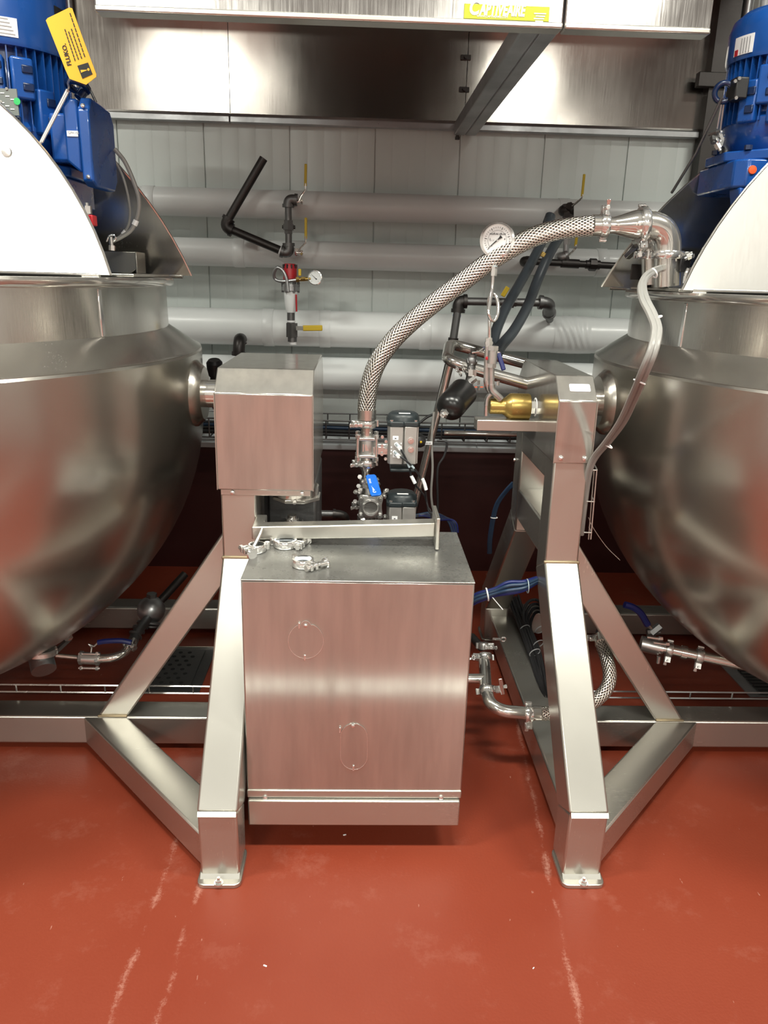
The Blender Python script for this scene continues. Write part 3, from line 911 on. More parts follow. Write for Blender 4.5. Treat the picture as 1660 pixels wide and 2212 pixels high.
def motor(ax, ay, r, zc, z0, ztop, label, sgn, z1):
    """vertical flange motor: zc lower rim of fan cowl, z1 flange, z0 foot on the bridge"""
    t = thing('agitator_motor', (ax, ay, z0), label, 'motor', 'blue agitator motors')
    MB().lathe([(r * 1.0, zc), (r * 1.02, zc + .01), (r * 1.02, ztop - .05), (r * .96, ztop - .02), (r * .8, ztop), (.002, ztop + .005)], (ax, ay, 0), (0, 0, 1), 56).build('fan_cowl', BLUE, t)
    core = r * .80
    MB().lathe([(core, z1 + .03), (core, zc + .02)], (ax, ay, 0), (0, 0, 1), 48).build('stator_body', BLUE, t)
    n = 44
    for i in range(n):
        an = 2 * pi * i / n
        u = Vector((cos(an), sin(an), 0)); v = Vector((-sin(an), cos(an), 0))
        a, b_ = core - .004, r * .97
        q = []
        for zz in (z1 + .05, zc + .012):
            for rr, w in ((a, -.0028), (b_, -.0016), (b_, .0016), (a, .0028)):
                q.append(Vector((ax, ay, zz)) + u * rr + v * w)
        MB().hexa(q).build('cooling_fin', BLUE, t)
    # cast pads with slots
    for an, zz, hh, w in ((-1.35, zc - .07, .09, .05), (-.95, zc - .075, .10, .055), (-1.15, z1 + .09, .10, .045), (-.62, z1 + .10, .11, .05), (-1.9, zc - .08, .10, .05)):
        an = an if sgn > 0 else -pi - an
        u = Vector((cos(an), sin(an), 0)); v = Vector((-sin(an), cos(an), 0))
        c = Vector((ax, ay, zz)) + u * (r * .93)
        R = Matrix((v, u, Vector((0, 0, 1)))).transposed()
        p = MB().obox(c, (w, r * .22, hh), R).build('cast_pad', BLUE, t, bevel=.006)
        MB().obox(c + u * (r * .10) + Vector((0, 0, hh * .22)) + v * (w * .2), (w * .5, .012, hh * .2), R).build('slot', BLUED, p, bevel=.003)
        MB().obox(c + u * (r * .10) - Vector((0, 0, hh * .2)) + v * (w * .2), (w * .5, .012, hh * .2), R).build('slot', BLUED, p, bevel=.003)
    # end shield and flange
    MB().lathe([(r * .62, z1 - .03), (r * .80, z1 + .0), (r * .88, z1 + .03), (r * .90, z1 + .06), (core, z1 + .075)], (ax, ay, 0), (0, 0, 1), 48).build('end_shield', BLUE, t)
    oc = [(ax + r * 1.14 * cos(radians(22.5 + 45 * i)), ay + r * 1.14 * sin(radians(22.5 + 45 * i))) for i in range(8)]
    fl = MB().prof_z(oc, z1 - .055, z1 - .028).build('flange', BLUE, t, bevel=.004)
    for i in range(8):
        an = radians(45 * i)
        mb = MB(); mb.bolt((ax + r * 1.05 * cos(an), ay + r * 1.05 * sin(an), z1 - .028), (0, 0, 1), .011, .012)
        mb.build('flange_bolt', BLUED, fl)
    # gear housing below
    q = [(ax + a * r, ay + b_ * r) for a, b_ in ((-1.0, -.8), (-.8, -1.0), (.8, -1.0), (1.0, -.8), (1.0, .8), (.8, 1.0), (-.8, 1.0), (-1.0, .8))]
    gh = MB().prof_z(q, z1 - .13, z1 - .055).build('gear_housing', BLUE, t, bevel=.006)
    MB().lathe([(r * .95, z0), (r * .95, z0 + .015), (r * .5, z0 + .03), (r * .5, z1 - .13), (r * .002, z1 - .13)], (ax, ay, 0), (0, 0, 1), 36).build('pedestal', BLUE, t)
    for s_ in (-1, 1):
        MB().prof_y([(ax + s_ * r * .45, z1 - .2), (ax + s_ * r * .8, z1 - .195), (ax + s_ * r * .9, z1 - .13), (ax + s_ * r * .45, z1 - .13)], ay - r * .95, ay - r * .5).build('mounting_lug', BLUE, gh, bevel=.006)
    MB().lathe([(.012, 0), (.011, .004), (.001, .005)], (ax - sgn * -r * .72 if sgn < 0 else ax + r * .7, ay - r * 1.0, z1 - .085), (0, -1, 0), 16).build('breather_plug', ORANGE, gh, label='orange breather plug')
    return t


MLY = 2.42
_c = W(6, 95, MLY)
LZC = W(60, 98, MLY - .15).z
ml = motor(_c.x, MLY, .172, LZC, 1.49, LZC + .30, 'big blue motor at the left, yellow warning card hanging on it', 1, W(60, 330, MLY - .1).z)
AX, AY = _c.x, MLY
# terminal box towards the aisle
bx0, bx1 = W(140, 300, 2.27).x, W(197, 300, 2.27).x
zt, zb = W(190, 213, 2.27).z, W(200, 375, 2.27).z
tb = MB().prof_y([(bx0, zb + .03), (bx0 + .03, zb + .005), (bx1 - .03, zb), (bx1 - .03, zt), (bx0 + .02, zt), (bx0, zt - .02)], 2.27, 2.455).build('terminal_box', BLUE, ml, bevel=.007)
MB().prof_x([(2.255, zb - .02), (2.255, zt - .03), (2.285, zt + .005), (2.44, zt + .002), (2.47, zt - .03), (2.47, zb + .0), (2.44, zb - .03), (2.285, zb - .032)], bx1 - .026, bx1 + .004).build('box_lid', BLUE, tb, bevel=.005)
MB().box(W(175, 300, 2.27).x, W(184, 300, 2.27).x, 2.262, 2.27, zb + .02, zt - .02).build('box_rib', BLUE, tb, bevel=.003)
MB().box(bx0 - .05, bx0 + .004, 2.30, 2.43, zb + .03, zt - .03).build('box_neck', BLUE, tb, bevel=.008)
a_, b_ = W(144, 282, 2.268), W(169, 295, 2.268)
lb = MB().box(a_.x, b_.x, 2.2675, 2.2705, b_.z, a_.z).build('id_label', LABEL, tb, label='small white equipment label')
text('lettering', 'GPH105', .0085, (a_.x + .003, 2.2672, b_.z + .006), (1, 0, 0), (0, 0, 1), GREYI, lb)
for zz in (zb - .01, zt - .02):
    MB().lathe([(.006, 0), (.005, .004), (.001, .005)], (bx1 - .010, 2.255, zz), (0, -1, 0), 12).build('screw', CHROME, tb)
# plates and labels on the left motor
def curved(name, mat, an0, an1, z0, z1_, rr, par, lab=None):
    n = 10
    vs, fs = [], []
    for i in range(n + 1):
        an = an0 + (an1 - an0) * i / n
        for z in (z0, z1_):
            for d in (0, .0015):
                vs.append((AX + (rr + d) * cos(an), AY + (rr + d) * sin(an), z))
    for i in range(n):
        q = i * 4
        for a, b_ in ((0, 1), (1, 3), (3, 2), (2, 0)):
            fs.append((q + a, q + b_, q + 4 + b_, q + 4 + a))
    fs += [(0, 1, 3, 2), (n * 4 + 2, n * 4 + 3, n * 4 + 1, n * 4)]
    return MB().add(vs, fs).build(name, mat, par, label=lab)


wl = curved('rating_label', LABEL, -1.65, -.96, W(20, 78, 2.26).z, W(20, 36, 2.26).z, .1755, ml, 'white rating label with fine print')
for i in range(5):
    zz = W(20, 73 - i * 8, 2.26).z
    curved('print_line', GREYI, -1.6, -1.0 - .02 * i, zz, zz + .0022, .1765, wl)
curved('warning_label', BLACK, -.32, .2, W(120, 26, 2.3).z, W(120, -6, 2.3).z, .1755, ml, 'black and yellow warning label')
curved('warning_stripe', TAGY, -.08, .18, W(130, 24, 2.3).z, W(130, -4, 2.3).z, .177, ml)
np0, np1 = W(-30, 190, 2.23), W(42, 250, 2.23)
npl = MB().box(np0.x, np1.x, 2.228, 2.232, np1.z, np0.z).build('nameplate', PLATE, ml, label='grey riveted nameplate')
p = W(37, 219, 2.227)
MB().lathe([(.0085, 0), (.0085, .001), (.001, .0012)], p, (0, -1, 0), 20).build('check_sticker', GREEN, npl, label='round green sticker')
for px, py in ((14, 192), (18, 245), (2, 220)):
    p = W(px, py, 2.227)
    MB().lathe([(.004, 0), (.003, .001)], p, (0, -1, 0), 10).build('rivet', CHROME, npl)
for i in range(6):
    p = W(6 + (i % 3) * 11, 202 + i * 7, 2.2275)
    MB().box(p.x - .006, p.x + .004, 2.2268, 2.228, p.z, p.z + .0022).build('print_line', LABEL, npl)
# eyebolt on the terminal box side
eb = MB()
p = W(168, 187, 2.33)
eb.ring(p, (.15, .35, 1), .026, .009, 28, 10)
eb.cyl(p + Vector((.012, .01, -.008)), W(170, 212, 2.33), .013)
eb.build('lifting_eye', BLUED, ml)

# yellow card wired to the eyebolt
tg = thing('warning_card', W(165, 175, 2.26), 'yellow hanging card with black lettering on the left motor', 'tag')
def card(px, py, d=0.0):
    return W(px, py, 2.235 - d)
poly = [card(99, 44), (card(103, 39)), card(150, 16), card(156, 18), card(178, 80), card(208, 160), card(208, 166), card(186, 183), card(150, 170), card(141, 150)]
nv = (poly[5] - poly[0]).cross(poly[2] - poly[0]).normalized()
if nv.y > 0: nv = -nv
cd_ = MB().prism(poly, -nv * .0015).build('card', TAGY, tg)
xd = card(139, 93) - card(152, 140)
upd = card(100, 160) - card(152, 146)
text('lettering', 'FLUKO.', .0150, card(154.5, 141, .0008), xd, upd, INK, cd_, bold=.0004)
bx = [card(167, 142, .0012), card(190, 135, .0012), card(200, 160, .0012), card(178, 170, .0012)]
sq = MB().prism(bx, -nv * .0003).build('pictogram', INK, cd_)
MB().prism([card(174, 151, .0018), card(175, 157, .0018), card(188, 152, .0018), card(187, 150.5, .0018)], -nv * .0002).build('exclamation_mark', TAGY, sq)
MB().lathe([(.0032, 0), (.0032, .0003)], card(191, 150, .0018), -nv, 12).build('exclamation_mark', TAGY, sq)
for i, (a, b_) in enumerate((((140, 63), (163, 133)), ((148, 68), (170, 130)), ((154, 62), (177, 128)), ((151, 28), (184, 125)))):
    p, q = card(*a, .001), card(*b_, .001)
    n = 9
    for k in range(n):                                   # broken strokes of fine print
        s0, s1 = p.lerp(q, k / n), p.lerp(q, (k + .8) / n)
        d = (s1 - s0).normalized(); w = d.cross(nv) * .0013
        MB().prism([s0 + w, s1 + w, s1 - w, s0 - w], -nv * .0002).build('print_line', INK, cd_)
MB().tube(spline([W(150, 172, 2.26), W(147, 180, 2.27), W(149, 190, 2.28), W(146, 196, 2.26)], 5), .003, 6).build('wire_loop', WIRE, tg)
wr = MB().tube([W(146, 194, 2.27), W(87, 310, 2.24)], .0042, 8).tube([W(149, 196, 2.27), W(91, 308, 2.24)], .003, 8)
tag(wr.build('lifting_cable', WIRE), 'taut steel cable from the black eyebolt down behind the left lid', 'cable')
tag(MB().tube([W(188, 180, 2.6), W(208, 222, 2.6)], .004, 8).build('lifting_cable', IRON2), 'short dark cable behind the yellow card', 'cable')

# loose signal cables inside the left rear lid
for i, (pts, r_, lab) in enumerate((
        ([(248, 322), (270, 350), (290, 395), (300, 430), (298, 465), (285, 495), (262, 512), (240, 522)], .0062, 'thicker pale cable looping down beside the left motor'),
        ([(250, 350), (265, 380), (276, 420), (281, 460), (276, 490), (258, 512), (240, 524)], .0038, 'thinner pale cable looping inside the left rear lid'))):
    P_ = [W(a, b_, 2.44 + .03 * i) for a, b_ in pts]
    c = tag(MB().tube(spline(P_, 6), r_, 8).build('signal_cable', CABLEW), lab, 'cable', 'cables at the left motor')
    MB().tube([p + Vector((0, -.001, 0)) for p in spline(P_, 6)[26:29]], r_ * 1.35, 8).build('cable_tie', LABEL, c)
# spray fitting at the cable end
ft = thing('rim_fitting', W(236, 545, 2.4), 'small chrome fitting and clamp on the left kettle bridge', 'fitting')
MB().cyl(W(242, 540, 2.4), W(239, 512, 2.4), .006).build('stem', CHROME, ft)
mb = MB(); mb.hexn(W(242, 541, 2.38), W(242, 530, 2.38), .009); mb.build('nut', CHROME, ft)
MB().tube(spline([W(230, 522, 2.4), W(236, 510, 2.4), W(246, 508, 2.4), W(250, 516, 2.4), W(240, 526, 2.4)], 5), .0025, 6).build('wire_clip', CHROME, ft)
f2 = thing('shaft_seal', W(190, 480, 2.40), 'chrome nut and red block under the left motor', 'fitting')
mb = MB(); mb.hexn(W(188, 462, 2.3), W(187, 445, 2.3), .014); mb.cyl(W(189, 470, 2.3), W(186, 438, 2.3), .006); mb.build('nut', CHROME, f2)
a_, b_ = W(190, 464, 2.3), W(204, 488, 2.3)
MB().box(a_.x, b_.x, 2.29, 2.33, b_.z, a_.z).build('seal_block', REDC, f2, bevel=.003)

# ------------------------------------------------------------------ right motor
MRY = 2.47
_c = W(1692, 115, MRY)
RZC = W(1660, 112, MRY - .13).z
AX, AY = _c.x, MRY
RZ1 = W(1660, 303, MRY - .1).z
mr_ = motor(_c.x, MRY, .148, RZC, 1.49, W(1692, 30, MRY).z, 'blue motor cut off by the right edge, white data label on its cowl', -1, RZ1)
wl = curved('rating_label', LABEL, -3.0, -2.56, W(1625, 108, MRY - .1).z, W(1640, 66, MRY - .1).z, .1515, mr_, 'white data label with fine print and a small red mark')
for i in range(4):
    curved('print_line', GREYI, -2.82 + .06 * i, -2.80 + .06 * i, W(1625, 105, MRY - .1).z, W(1640, 72, MRY - .1).z, .1535, wl)
curved('print_mark', REDC, -2.96, -2.88, W(1610, 108, MRY - .1).z, W(1610, 94, MRY - .1).z, .1535, wl)
# eyebolt, lifting cable, shackle cluster
rx = thing('lifting_tackle', W(1555, 300, 2.4), 'blue eyebolt with cable, shackles and nuts left of the right motor', 'tackle')
p = W(1564, 200, 2.42)
MB().ring(p, (.3, 1, .15), .024, .008, 28, 10).build('lifting_eye', BLUED, rx)
MB().tube([p + Vector((.02, .01, 0)), W(1580, 205, 2.46)], .010, 10).build('eye_shank', BLUED, rx)
MB().tube([W(1560, 212, 2.41), W(1505, 330, 2.47), W(1456, 410, 2.52), W(1452, 416, 2.53)], .0042, 8).build('lift_cable', IRON2, rx)
MB().tube([W(1562, 212, 2.42), W(1548, 290, 2.44)], .0035, 8).build('lift_cable', GALV, rx)
MB().tube([W(1566, 213, 2.42), W(1556, 288, 2.44)], .0035, 8).build('lift_cable', GALV, rx)
random.seed(7)
for i in range(9):
    q = W(1540 + random.random() * 26, 282 + random.random() * 40, 2.40 + random.random() * .05)
    d = Vector((random.random() - .5, random.random() - .5, random.random() - .5)).normalized()
    mb = MB(); mb.hexn(q - d * .009, q + d * .009, .009); mb.cyl(q - d * .016, q + d * .016, .0045)
    mb.build('shackle_nut', [CHROME, IRON2, CAST][i % 3], rx)
MB().tube(spline([W(1543, 290, 2.42), W(1552, 305, 2.4), W(1546, 320, 2.42)], 5), .004, 6).build('shackle', CHROME, rx)
mb = MB()
a_, b_ = W(1583, 170, 2.40), W(1604, 218, 2.40)
mb.box(a_.x, b_.x, 2.37, 2.43, b_.z, a_.z)
mb.build('cable_gland_box', BLACK, mr_, bevel=.004)
for px, py in ((1588, 176), (1597, 170), (1590, 212)):
    q = W(px, py, 2.37)
    MB().bolt(q, (0, -1, 0), .005, .005).build('gland_screw', CHROME, mr_)

# ================================================================== piping on the wall
def pipe(par, a, b, r, mat, name='pipe'):
    return MB().cyl(a, b, r, n=18).build(name, mat, par)


def elbow(par, a, c, b, r, mat, name='elbow'):
    """banded elbow from a round c to b"""
    mb = MB()
    pts = fillet([a, c, b], (Vector(a) - Vector(c)).length * .8, 8)
    mb.tube(pts, r, 16)
    da, db = (Vector(a) - Vector(c)).normalized(), (Vector(b) - Vector(c)).normalized()
    mb.cyl(Vector(a) - da * r * .35, Vector(a) + da * r * .25, r * 1.18, n=18)
    mb.cyl(Vector(b) - db * r * .35, Vector(b) + db * r * .25, r * 1.18, n=18)
    return mb.build(name, mat, par)


def lever(par, pts, grip, w, mat):
    """bent flat lever with a vinyl grip"""
    l = MB().tube(pts, .0045, 8).build('lever', CHROME, par)
    a, b = Vector(grip[0]), Vector(grip[1])
    MB().bar(a, b, w, .007, (0, 1, 0)).build('grip', mat, l, bevel=.003)
    return l


YV = 3.62
k_ = pxr(1, YV)
va = thing('vent_piping', W(625, 545, YV), 'bent black iron pipe arm with two yellow-lever valves on the wall', 'piping')
pipe(va, W(570, 342, YV), W(490, 480, YV), 8.6 * k_, IRON)
MB().lathe([(8.7 * k_, 0), (7.2 * k_, .001), (7.0 * k_, -.02)], W(570, 342, YV), W(570, 342, YV) - W(490, 480, YV), 18).build('open_end', CAPM, va)
elbow(va, W(494, 473, YV), W(484, 490, YV), W(500, 497, YV), 11.5 * k_, IRON)
pipe(va, W(497, 495, YV), W(606, 541, YV), 8.6 * k_, IRON)
for q in ((499, 496, 501, 497), (605, 540, 608, 541.5)):
    MB().cyl(W(q[0], q[1], YV), W(q[2], q[3], YV), 9.6 * k_).build('thread_tape', LABEL, va)
elbow(va, W(610, 543, YV), W(625, 548, YV), W(624, 528, YV), 11 * k_, IRON2)
pipe(va, W(624, 532, YV), W(623, 448, YV), 7 * k_, IRON2)
mb = MB()
for y0, y1, rr in ((476, 484, 10), (484, 490, 12), (490, 497, 12), (497, 505, 9)):
    mb.hexn(W(623.5, y1, YV), W(623.5, y0, YV), rr * k_)
mb.build('union', IRON2, va)
mb = MB(); mb.cyl(W(610, 490, YV), W(638, 491, YV), 3.5 * k_); mb.build('union_pin', IRON, va)
elbow(va, W(623, 445, YV), W(623, 430, YV), W(640, 432, YV), 10.5 * k_, IRON2)
for yy in (436, 546):
    v = MB().cyl(W(632, yy, YV), W(632, yy, 3.80), 11 * k_).build('valve_body', IRON2, va)
    mb = MB(); mb.hexn(W(638, yy - 2, YV), W(646, yy - 2, YV), 8 * k_); mb.cyl(W(640, yy, YV - .01), W(655, yy, YV - .01), 4 * k_); mb.hexn(W(650, yy, YV - .01), W(654, yy, YV - .01), 6 * k_)
    mb.build('stem_nut', CHROME, v)
lever(va, [W(645, 436, YV - .02), W(650, 424, YV - .02), W(660, 410, YV - .02), W(660, 396, YV - .02)], (W(660, 403, YV - .02), W(661, 354, YV - .02)), 5.5 * k_, YELLOW)
lever(va, [W(645, 545, YV - .02), W(650, 535, YV - .02), W(660, 525, YV - .02), W(661, 510, YV - .02)], (W(661, 516, YV - .02), W(661, 470, YV - .02)), 5.5 * k_, YELLOW)

# ------------------------------------------------------------------ small pressure gauge (used twice)
def gauge(par, c, d, r, needle, mat=CHROME, big=False):
    """dial facing direction d"""
    u, w, d = basis(d)
    up = Vector((0, 0, 1)); rt = up.cross(d).normalized() * 1.0
    up = d.cross(rt)
    g = MB().lathe([(r * .9, -r * .55), (r, -r * .5), (r, 0), (r * 1.04, .002), (r * 1.02, r * .10), (r * .9, r * .12), (r * .86, r * .03), (r * .86, .0)], c, d, 48).build('gauge_case', mat, par)
    f = MB().lathe([(r * .87, 0), (.0005, .0004)], Vector(c) + d * .0006, d, 40).build('dial', DIAL, g, label='white dial face')
    n = 26 if big else 12
    mb = MB()
    for i in range(n + 1):
        an = radians(225 - 270 * i / n)
        e = rt * cos(an) + up * sin(an)
        mj = i % (5 if big else 3) == 0
        mb.bar(Vector(c) + d * .0016 + e * r * (.62 if mj else .68), Vector(c) + d * .0016 + e * r * .76, r * (.03 if mj else .016), .0006, d)
    mb.build('scale_marks', INK, f)
    if big:
        mb = MB()
        mb.tube([Vector(c) + d * .0012 + (rt * cos(radians(225 - 9 * i)) + up * sin(radians(225 - 9 * i))) * r * .55 for i in range(31)], r * .012, 5)
        mb.build('scale_arc', GREYI, f)
        o_ = Vector(c) + d * .0015
        text('lettering', 'PRESSURE GAUGE', r * .12, o_ + up * r * .3, rt, up, INK, f, align='CENTER')
        text('lettering', 'CL 1.0', r * .1, o_ - rt * r * .32 - up * r * .04, rt, up, GREYI, f, align='CENTER')
        for i, s_ in enumerate(('0', '2', '4', '6', '8', '10')):
            an = radians(225 - 54 * i)
            text('lettering', s_, r * .12, o_ + (rt * cos(an) + up * sin(an)) * r * .44 - up * r * .04, rt, up, INK, f, align='CENTER')
    an = radians(needle)
    e = rt * cos(an) + up * sin(an)
    s_ = d.cross(e)
    mb = MB()
    o_ = Vector(c) + d * .0028
    mb.prism([o_ + e * r * .68 + s_ * r * .008, o_ + s_ * r * .035, o_ - e * r * .12 + s_ * r * .03, o_ - e * r * .32 + s_ * r * .10, o_ - e * r * .32 - s_ * r * .10, o_ - e * r * .12 - s_ * r * .03, o_ - s_ * r * .035, o_ + e * r * .68 - s_ * r * .008], d * .0008)
    mb.build('needle', INK, f)
    MB().lathe([(r * .07, 0), (r * .05, .002)], o_ + d * .0008, d, 14).build('needle_hub', CHROME, f)
    return g


# ------------------------------------------------------------------ pressure regulator below it
YR = 3.58
k_ = pxr(1, YR)
rg = thing('pressure_regulator', W(630, 742, YR), 'pale steam regulator with a red cap and yellow side lever', 'regulator')
rc = MB().lathe([(14.5 * k_, 0), (14.5 * k_, 26 * k_), (12 * k_, 32 * k_), (.001, 33 * k_)], W(627, 604, YR), (0, 0, 1), 24).build('cap', REDC, rg)
for i in range(10):
    an = 2 * pi * i / 10
    c = W(627, 604, YR) + Vector((cos(an), sin(an), 0)) * 14.2 * k_ + Vector((0, 0, 27 * k_))
    MB().obox(c, (.006, .006, .016), Matrix.Rotation(an, 3, 'Z')).build('cap_slot', BLACK, rc)
mb = MB(); mb.lathe([(19 * k_, 0), (19 * k_, 8 * k_), (16 * k_, 9 * k_), (16 * k_, 14 * k_)], W(628, 628, YR), (0, 0, 1), 24)
mb.lathe([(18 * k_, 0), (18 * k_, 7 * k_)], W(628, 622, YR), (0, 0, 1), 24)
mb.build('flange', GALV, rg)
for an in range(0, 360, 60):
    c = W(628, 632, YR) + Vector((cos(radians(an)), sin(radians(an)), 0)) * 17 * k_
    mb = MB(); mb.cyl(c, c + Vector((0, 0, 24 * k_)), 2.4 * k_); mb.bolt(c + Vector((0, 0, 18 * k_)), (0, 0, 1), 3.6 * k_, .008)
    mb.build('flange_bolt', IRON2, rg)
MB().lathe([(10 * k_, 0), (11 * k_, 3 * k_), (13.5 * k_, 20 * k_), (15 * k_, 40 * k_), (15 * k_, 44 * k_), (10 * k_, 47 * k_)], W(629, 675, YR), (0, 0, 1), 24).build('body', JACKET, rg)
MB().cyl(W(641, 673, YR - .03), W(640, 636, YR - .03), .004).build('drip_rod', REDC, rg)
pipe(rg, W(629, 700, YR), W(629, 672, YR), 8.5 * k_, IRON2, 'nipple')
MB().cyl(W(629.5, 696, YR), W(629.5, 692, YR), 9.3 * k_).build('thread_tape', LABEL, rg)
vb = MB(); vb.hexn(W(631, 728, YR), W(631, 698, YR), 13.5 * k_); vb.cyl(W(632, 738, YR), W(632, 726, YR), 10 * k_)
vb = vb.build('ball_valve', IRON2, rg)
MB().cyl(W(633, 744, YR), W(633, 737, YR), 8 * k_).build('thread_tape', LABEL, vb)
lv = MB().bar(W(640, 709, YR - .03), W(656, 709, YR - .03), .008, 9 * k_, (0, 0, 1)).build('lever', CHROME, vb)
MB().bar(W(654, 709, YR - .03), W(697, 708.5, YR - .03), .009, 12 * k_, (0, 0, 1)).build('grip', YELLOW, vb, bevel=.004)
MB().tube(spline([W(623, 630, YR - .04), W(620, 605, YR - .04), W(612, 586, YR - .04), W(600, 578, YR - .04), W(592, 590, YR - .03), W(595, 603, YR - .02), W(610, 608, YR - .03), W(640, 605, YR - .04), W(660, 603, YR - .04)], 6), 3.6 * k_, 10).build('siphon_loop', GALV, rg)
mb = MB(); mb.hexn(W(640, 604, YR - .04), W(647, 603.5, YR - .04), 6 * k_); mb.hexn(W(650, 603, YR - .04), W(660, 602.5, YR - .04), 5 * k_); mb.cyl(W(646, 604, YR - .04), W(672, 602, YR - .04), 4 * k_)
mb.build('gauge_cock', BRASS, rg)
MB().bar(W(648, 596, YR - .05), W(648, 581, YR - .05), 6 * k_, .006, (0, 1, 0)).build('cock_lever', YELLOW, rg, bevel=.002)
gauge(rg, W(681, 600, YR - .05), (-.18, -1, .05), 15 * k_, 140)
# feed pipe behind the left cover
fp = thing('feed_pipe', W(515, 770, 3.6), 'short rusty iron stub rising behind the left gearbox cover', 'piping')
elbow(fp, W(516, 765, 3.6), W(517, 733, 3.6), W(522, 732, 3.76), 13 * k_, IRON)
# black knob behind the left cover
kb = thing('grease_fitting', W(466, 800, 2.7), 'black ribbed knob between the left kettle and the gearbox cover', 'fitting')
mb = MB(); mb.lathe([(.022, 0), (.028, .01), (.028, .05), (.02, .06)], W(466, 812, 2.75), (0, -.3, 1), 18); mb.build('knob', BLACK, kb)
MB().tube(spline([W(466, 812, 2.75), W(463, 850, 2.75), W(470, 880, 2.72)], 6), .018, 10).build('stem', IRON, kb)

# ------------------------------------------------------------------ valve group on the right of the wall
YC = 3.60
k_ = pxr(1, YC)
vc = thing('condensate_piping', W(1225, 575, YC), 'dark valve pair with yellow levers and long black pipe behind the braided hose', 'piping')
elbow(vc, W(1218, 455, 3.78), W(1219, 455, YC), W(1233, 452, YC), 12 * k_, IRON)
mb = MB(); mb.hexn(W(1228, 470, YC), W(1228, 440, YC), 12 * k_); mb.cyl(W(1232, 445, YC - .03), W(1232, 455, YC), 8 * k_); mb.build('valve_body', IRON, vc)
lever(vc, [W(1236, 446, YC - .03), W(1246, 438, YC - .03), W(1258, 428, YC - .03), W(1259, 420, YC - .03)], (W(1258, 425, YC - .03), W(1263, 376, YC - .03)), 5.5 * k_, YELLOW)
pipe(vc, W(1226, 468, YC), W(1223, 550, YC), 6.5 * k_, GALV)
mb = MB()
for y0, y1, rr in ((505, 512, 10), (512, 518, 12), (518, 528, 8)):
    mb.hexn(W(1225, y1, YC), W(1225, y0, YC), rr * k_)
mb.build('union', GALV, vc)
elbow(vc, W(1210, 556, 3.70), W(1212, 556, YC), W(1224, 552, YC), 10 * k_, GALV)
lever(vc, [W(1226, 553, YC - .03), W(1236, 545, YC - .03), W(1244, 536, YC - .03), W(1245, 528, YC - .03)], (W(1244, 532, YC - .03), W(1247, 506, YC - .03)), 6 * k_, YELLOW)
pipe(vc, W(1170, 566, YC), W(1378, 577, YC), 7.2 * k_, IRON)
for x0, x1, rr in ((1172, 1182, 10.5), (1213, 1251, 9.5), (1266, 1274, 9), (1274, 1288, 13), (1288, 1296, 9.5)):
    t_ = (x0 - 1170) / 208; t2 = (x1 - 1170) / 208
    mb = MB(); mb.cyl(W(x0, 566 + 11 * t_, YC), W(x1, 566 + 11 * t2, YC), rr * k_, n=8 if rr > 12 else 18); mb.build('coupling', IRON, vc)
elbow(vc, W(1140, 566, 3.72), W(1132, 565, YC), W(1150, 565, YC), 11 * k_, IRON)
pipe(vc, W(1148, 565, YC), W(1172, 566, YC), 7.2 * k_, IRON)

# ------------------------------------------------------------------ iron pipe looping out of the fat pipe
YD = 3.5
k_ = pxr(1, YD)
vd = thing('iron_riser', W(978, 745, YD), 'grey iron pipe stepping out of the fat white pipe and turning down', 'piping')
elbow(vd, W(1168, 653, YD), W(1187, 655, YD), W(1187, 676, YD + .1), 13 * k_, IRON2)
pipe(vd, W(1187, 668, YD + .08), W(1188, 690, YD + .22), 9 * k_, IRON2, 'nipple')
pipe(vd, W(1005, 651, YD), W(1172, 654, YD), 8.5 * k_, IRON2)
mb = MB()
for x0, x1, rr in ((1092, 1098, 10), (1098, 1110, 13), (1110, 1116, 10)):
    mb.hexn(W(x0, 653, YD), W(x1, 653.5, YD), rr * k_)
mb.build('union', IRON2, vd)
elbow(vd, W(1006, 651, YD), W(992, 651, YD), W(990, 672, YD), 13 * k_, IRON)
pipe(vd, W(989.5, 668, YD), W(979, 738, YD - .1), 8.5 * k_, IRON2)
MB().cyl(W(988, 679, YD), W(987, 684, YD), 9 * k_).build('blue_tape', BLUEH, vd)
MB().cyl(W(980, 730, YD - .1), W(978.5, 742, YD - .1), 11 * k_).build('coupling', IRON, vd)
MB().bar(W(1086, 640, YD - .03), W(1098, 620, YD - .03), 10 * k_, .008, (0, 1, 0)).build('cock_lever', YELLOW, vd, bevel=.003)
_a, _b = W(979, 740, YD - .1), W(905, 1060, 3.2)
pipe(vd, _a, _a + (_b - _a) * (_a.z / (_a.z - _b.z)), 7 * k_, IRON, 'drop_pipe')

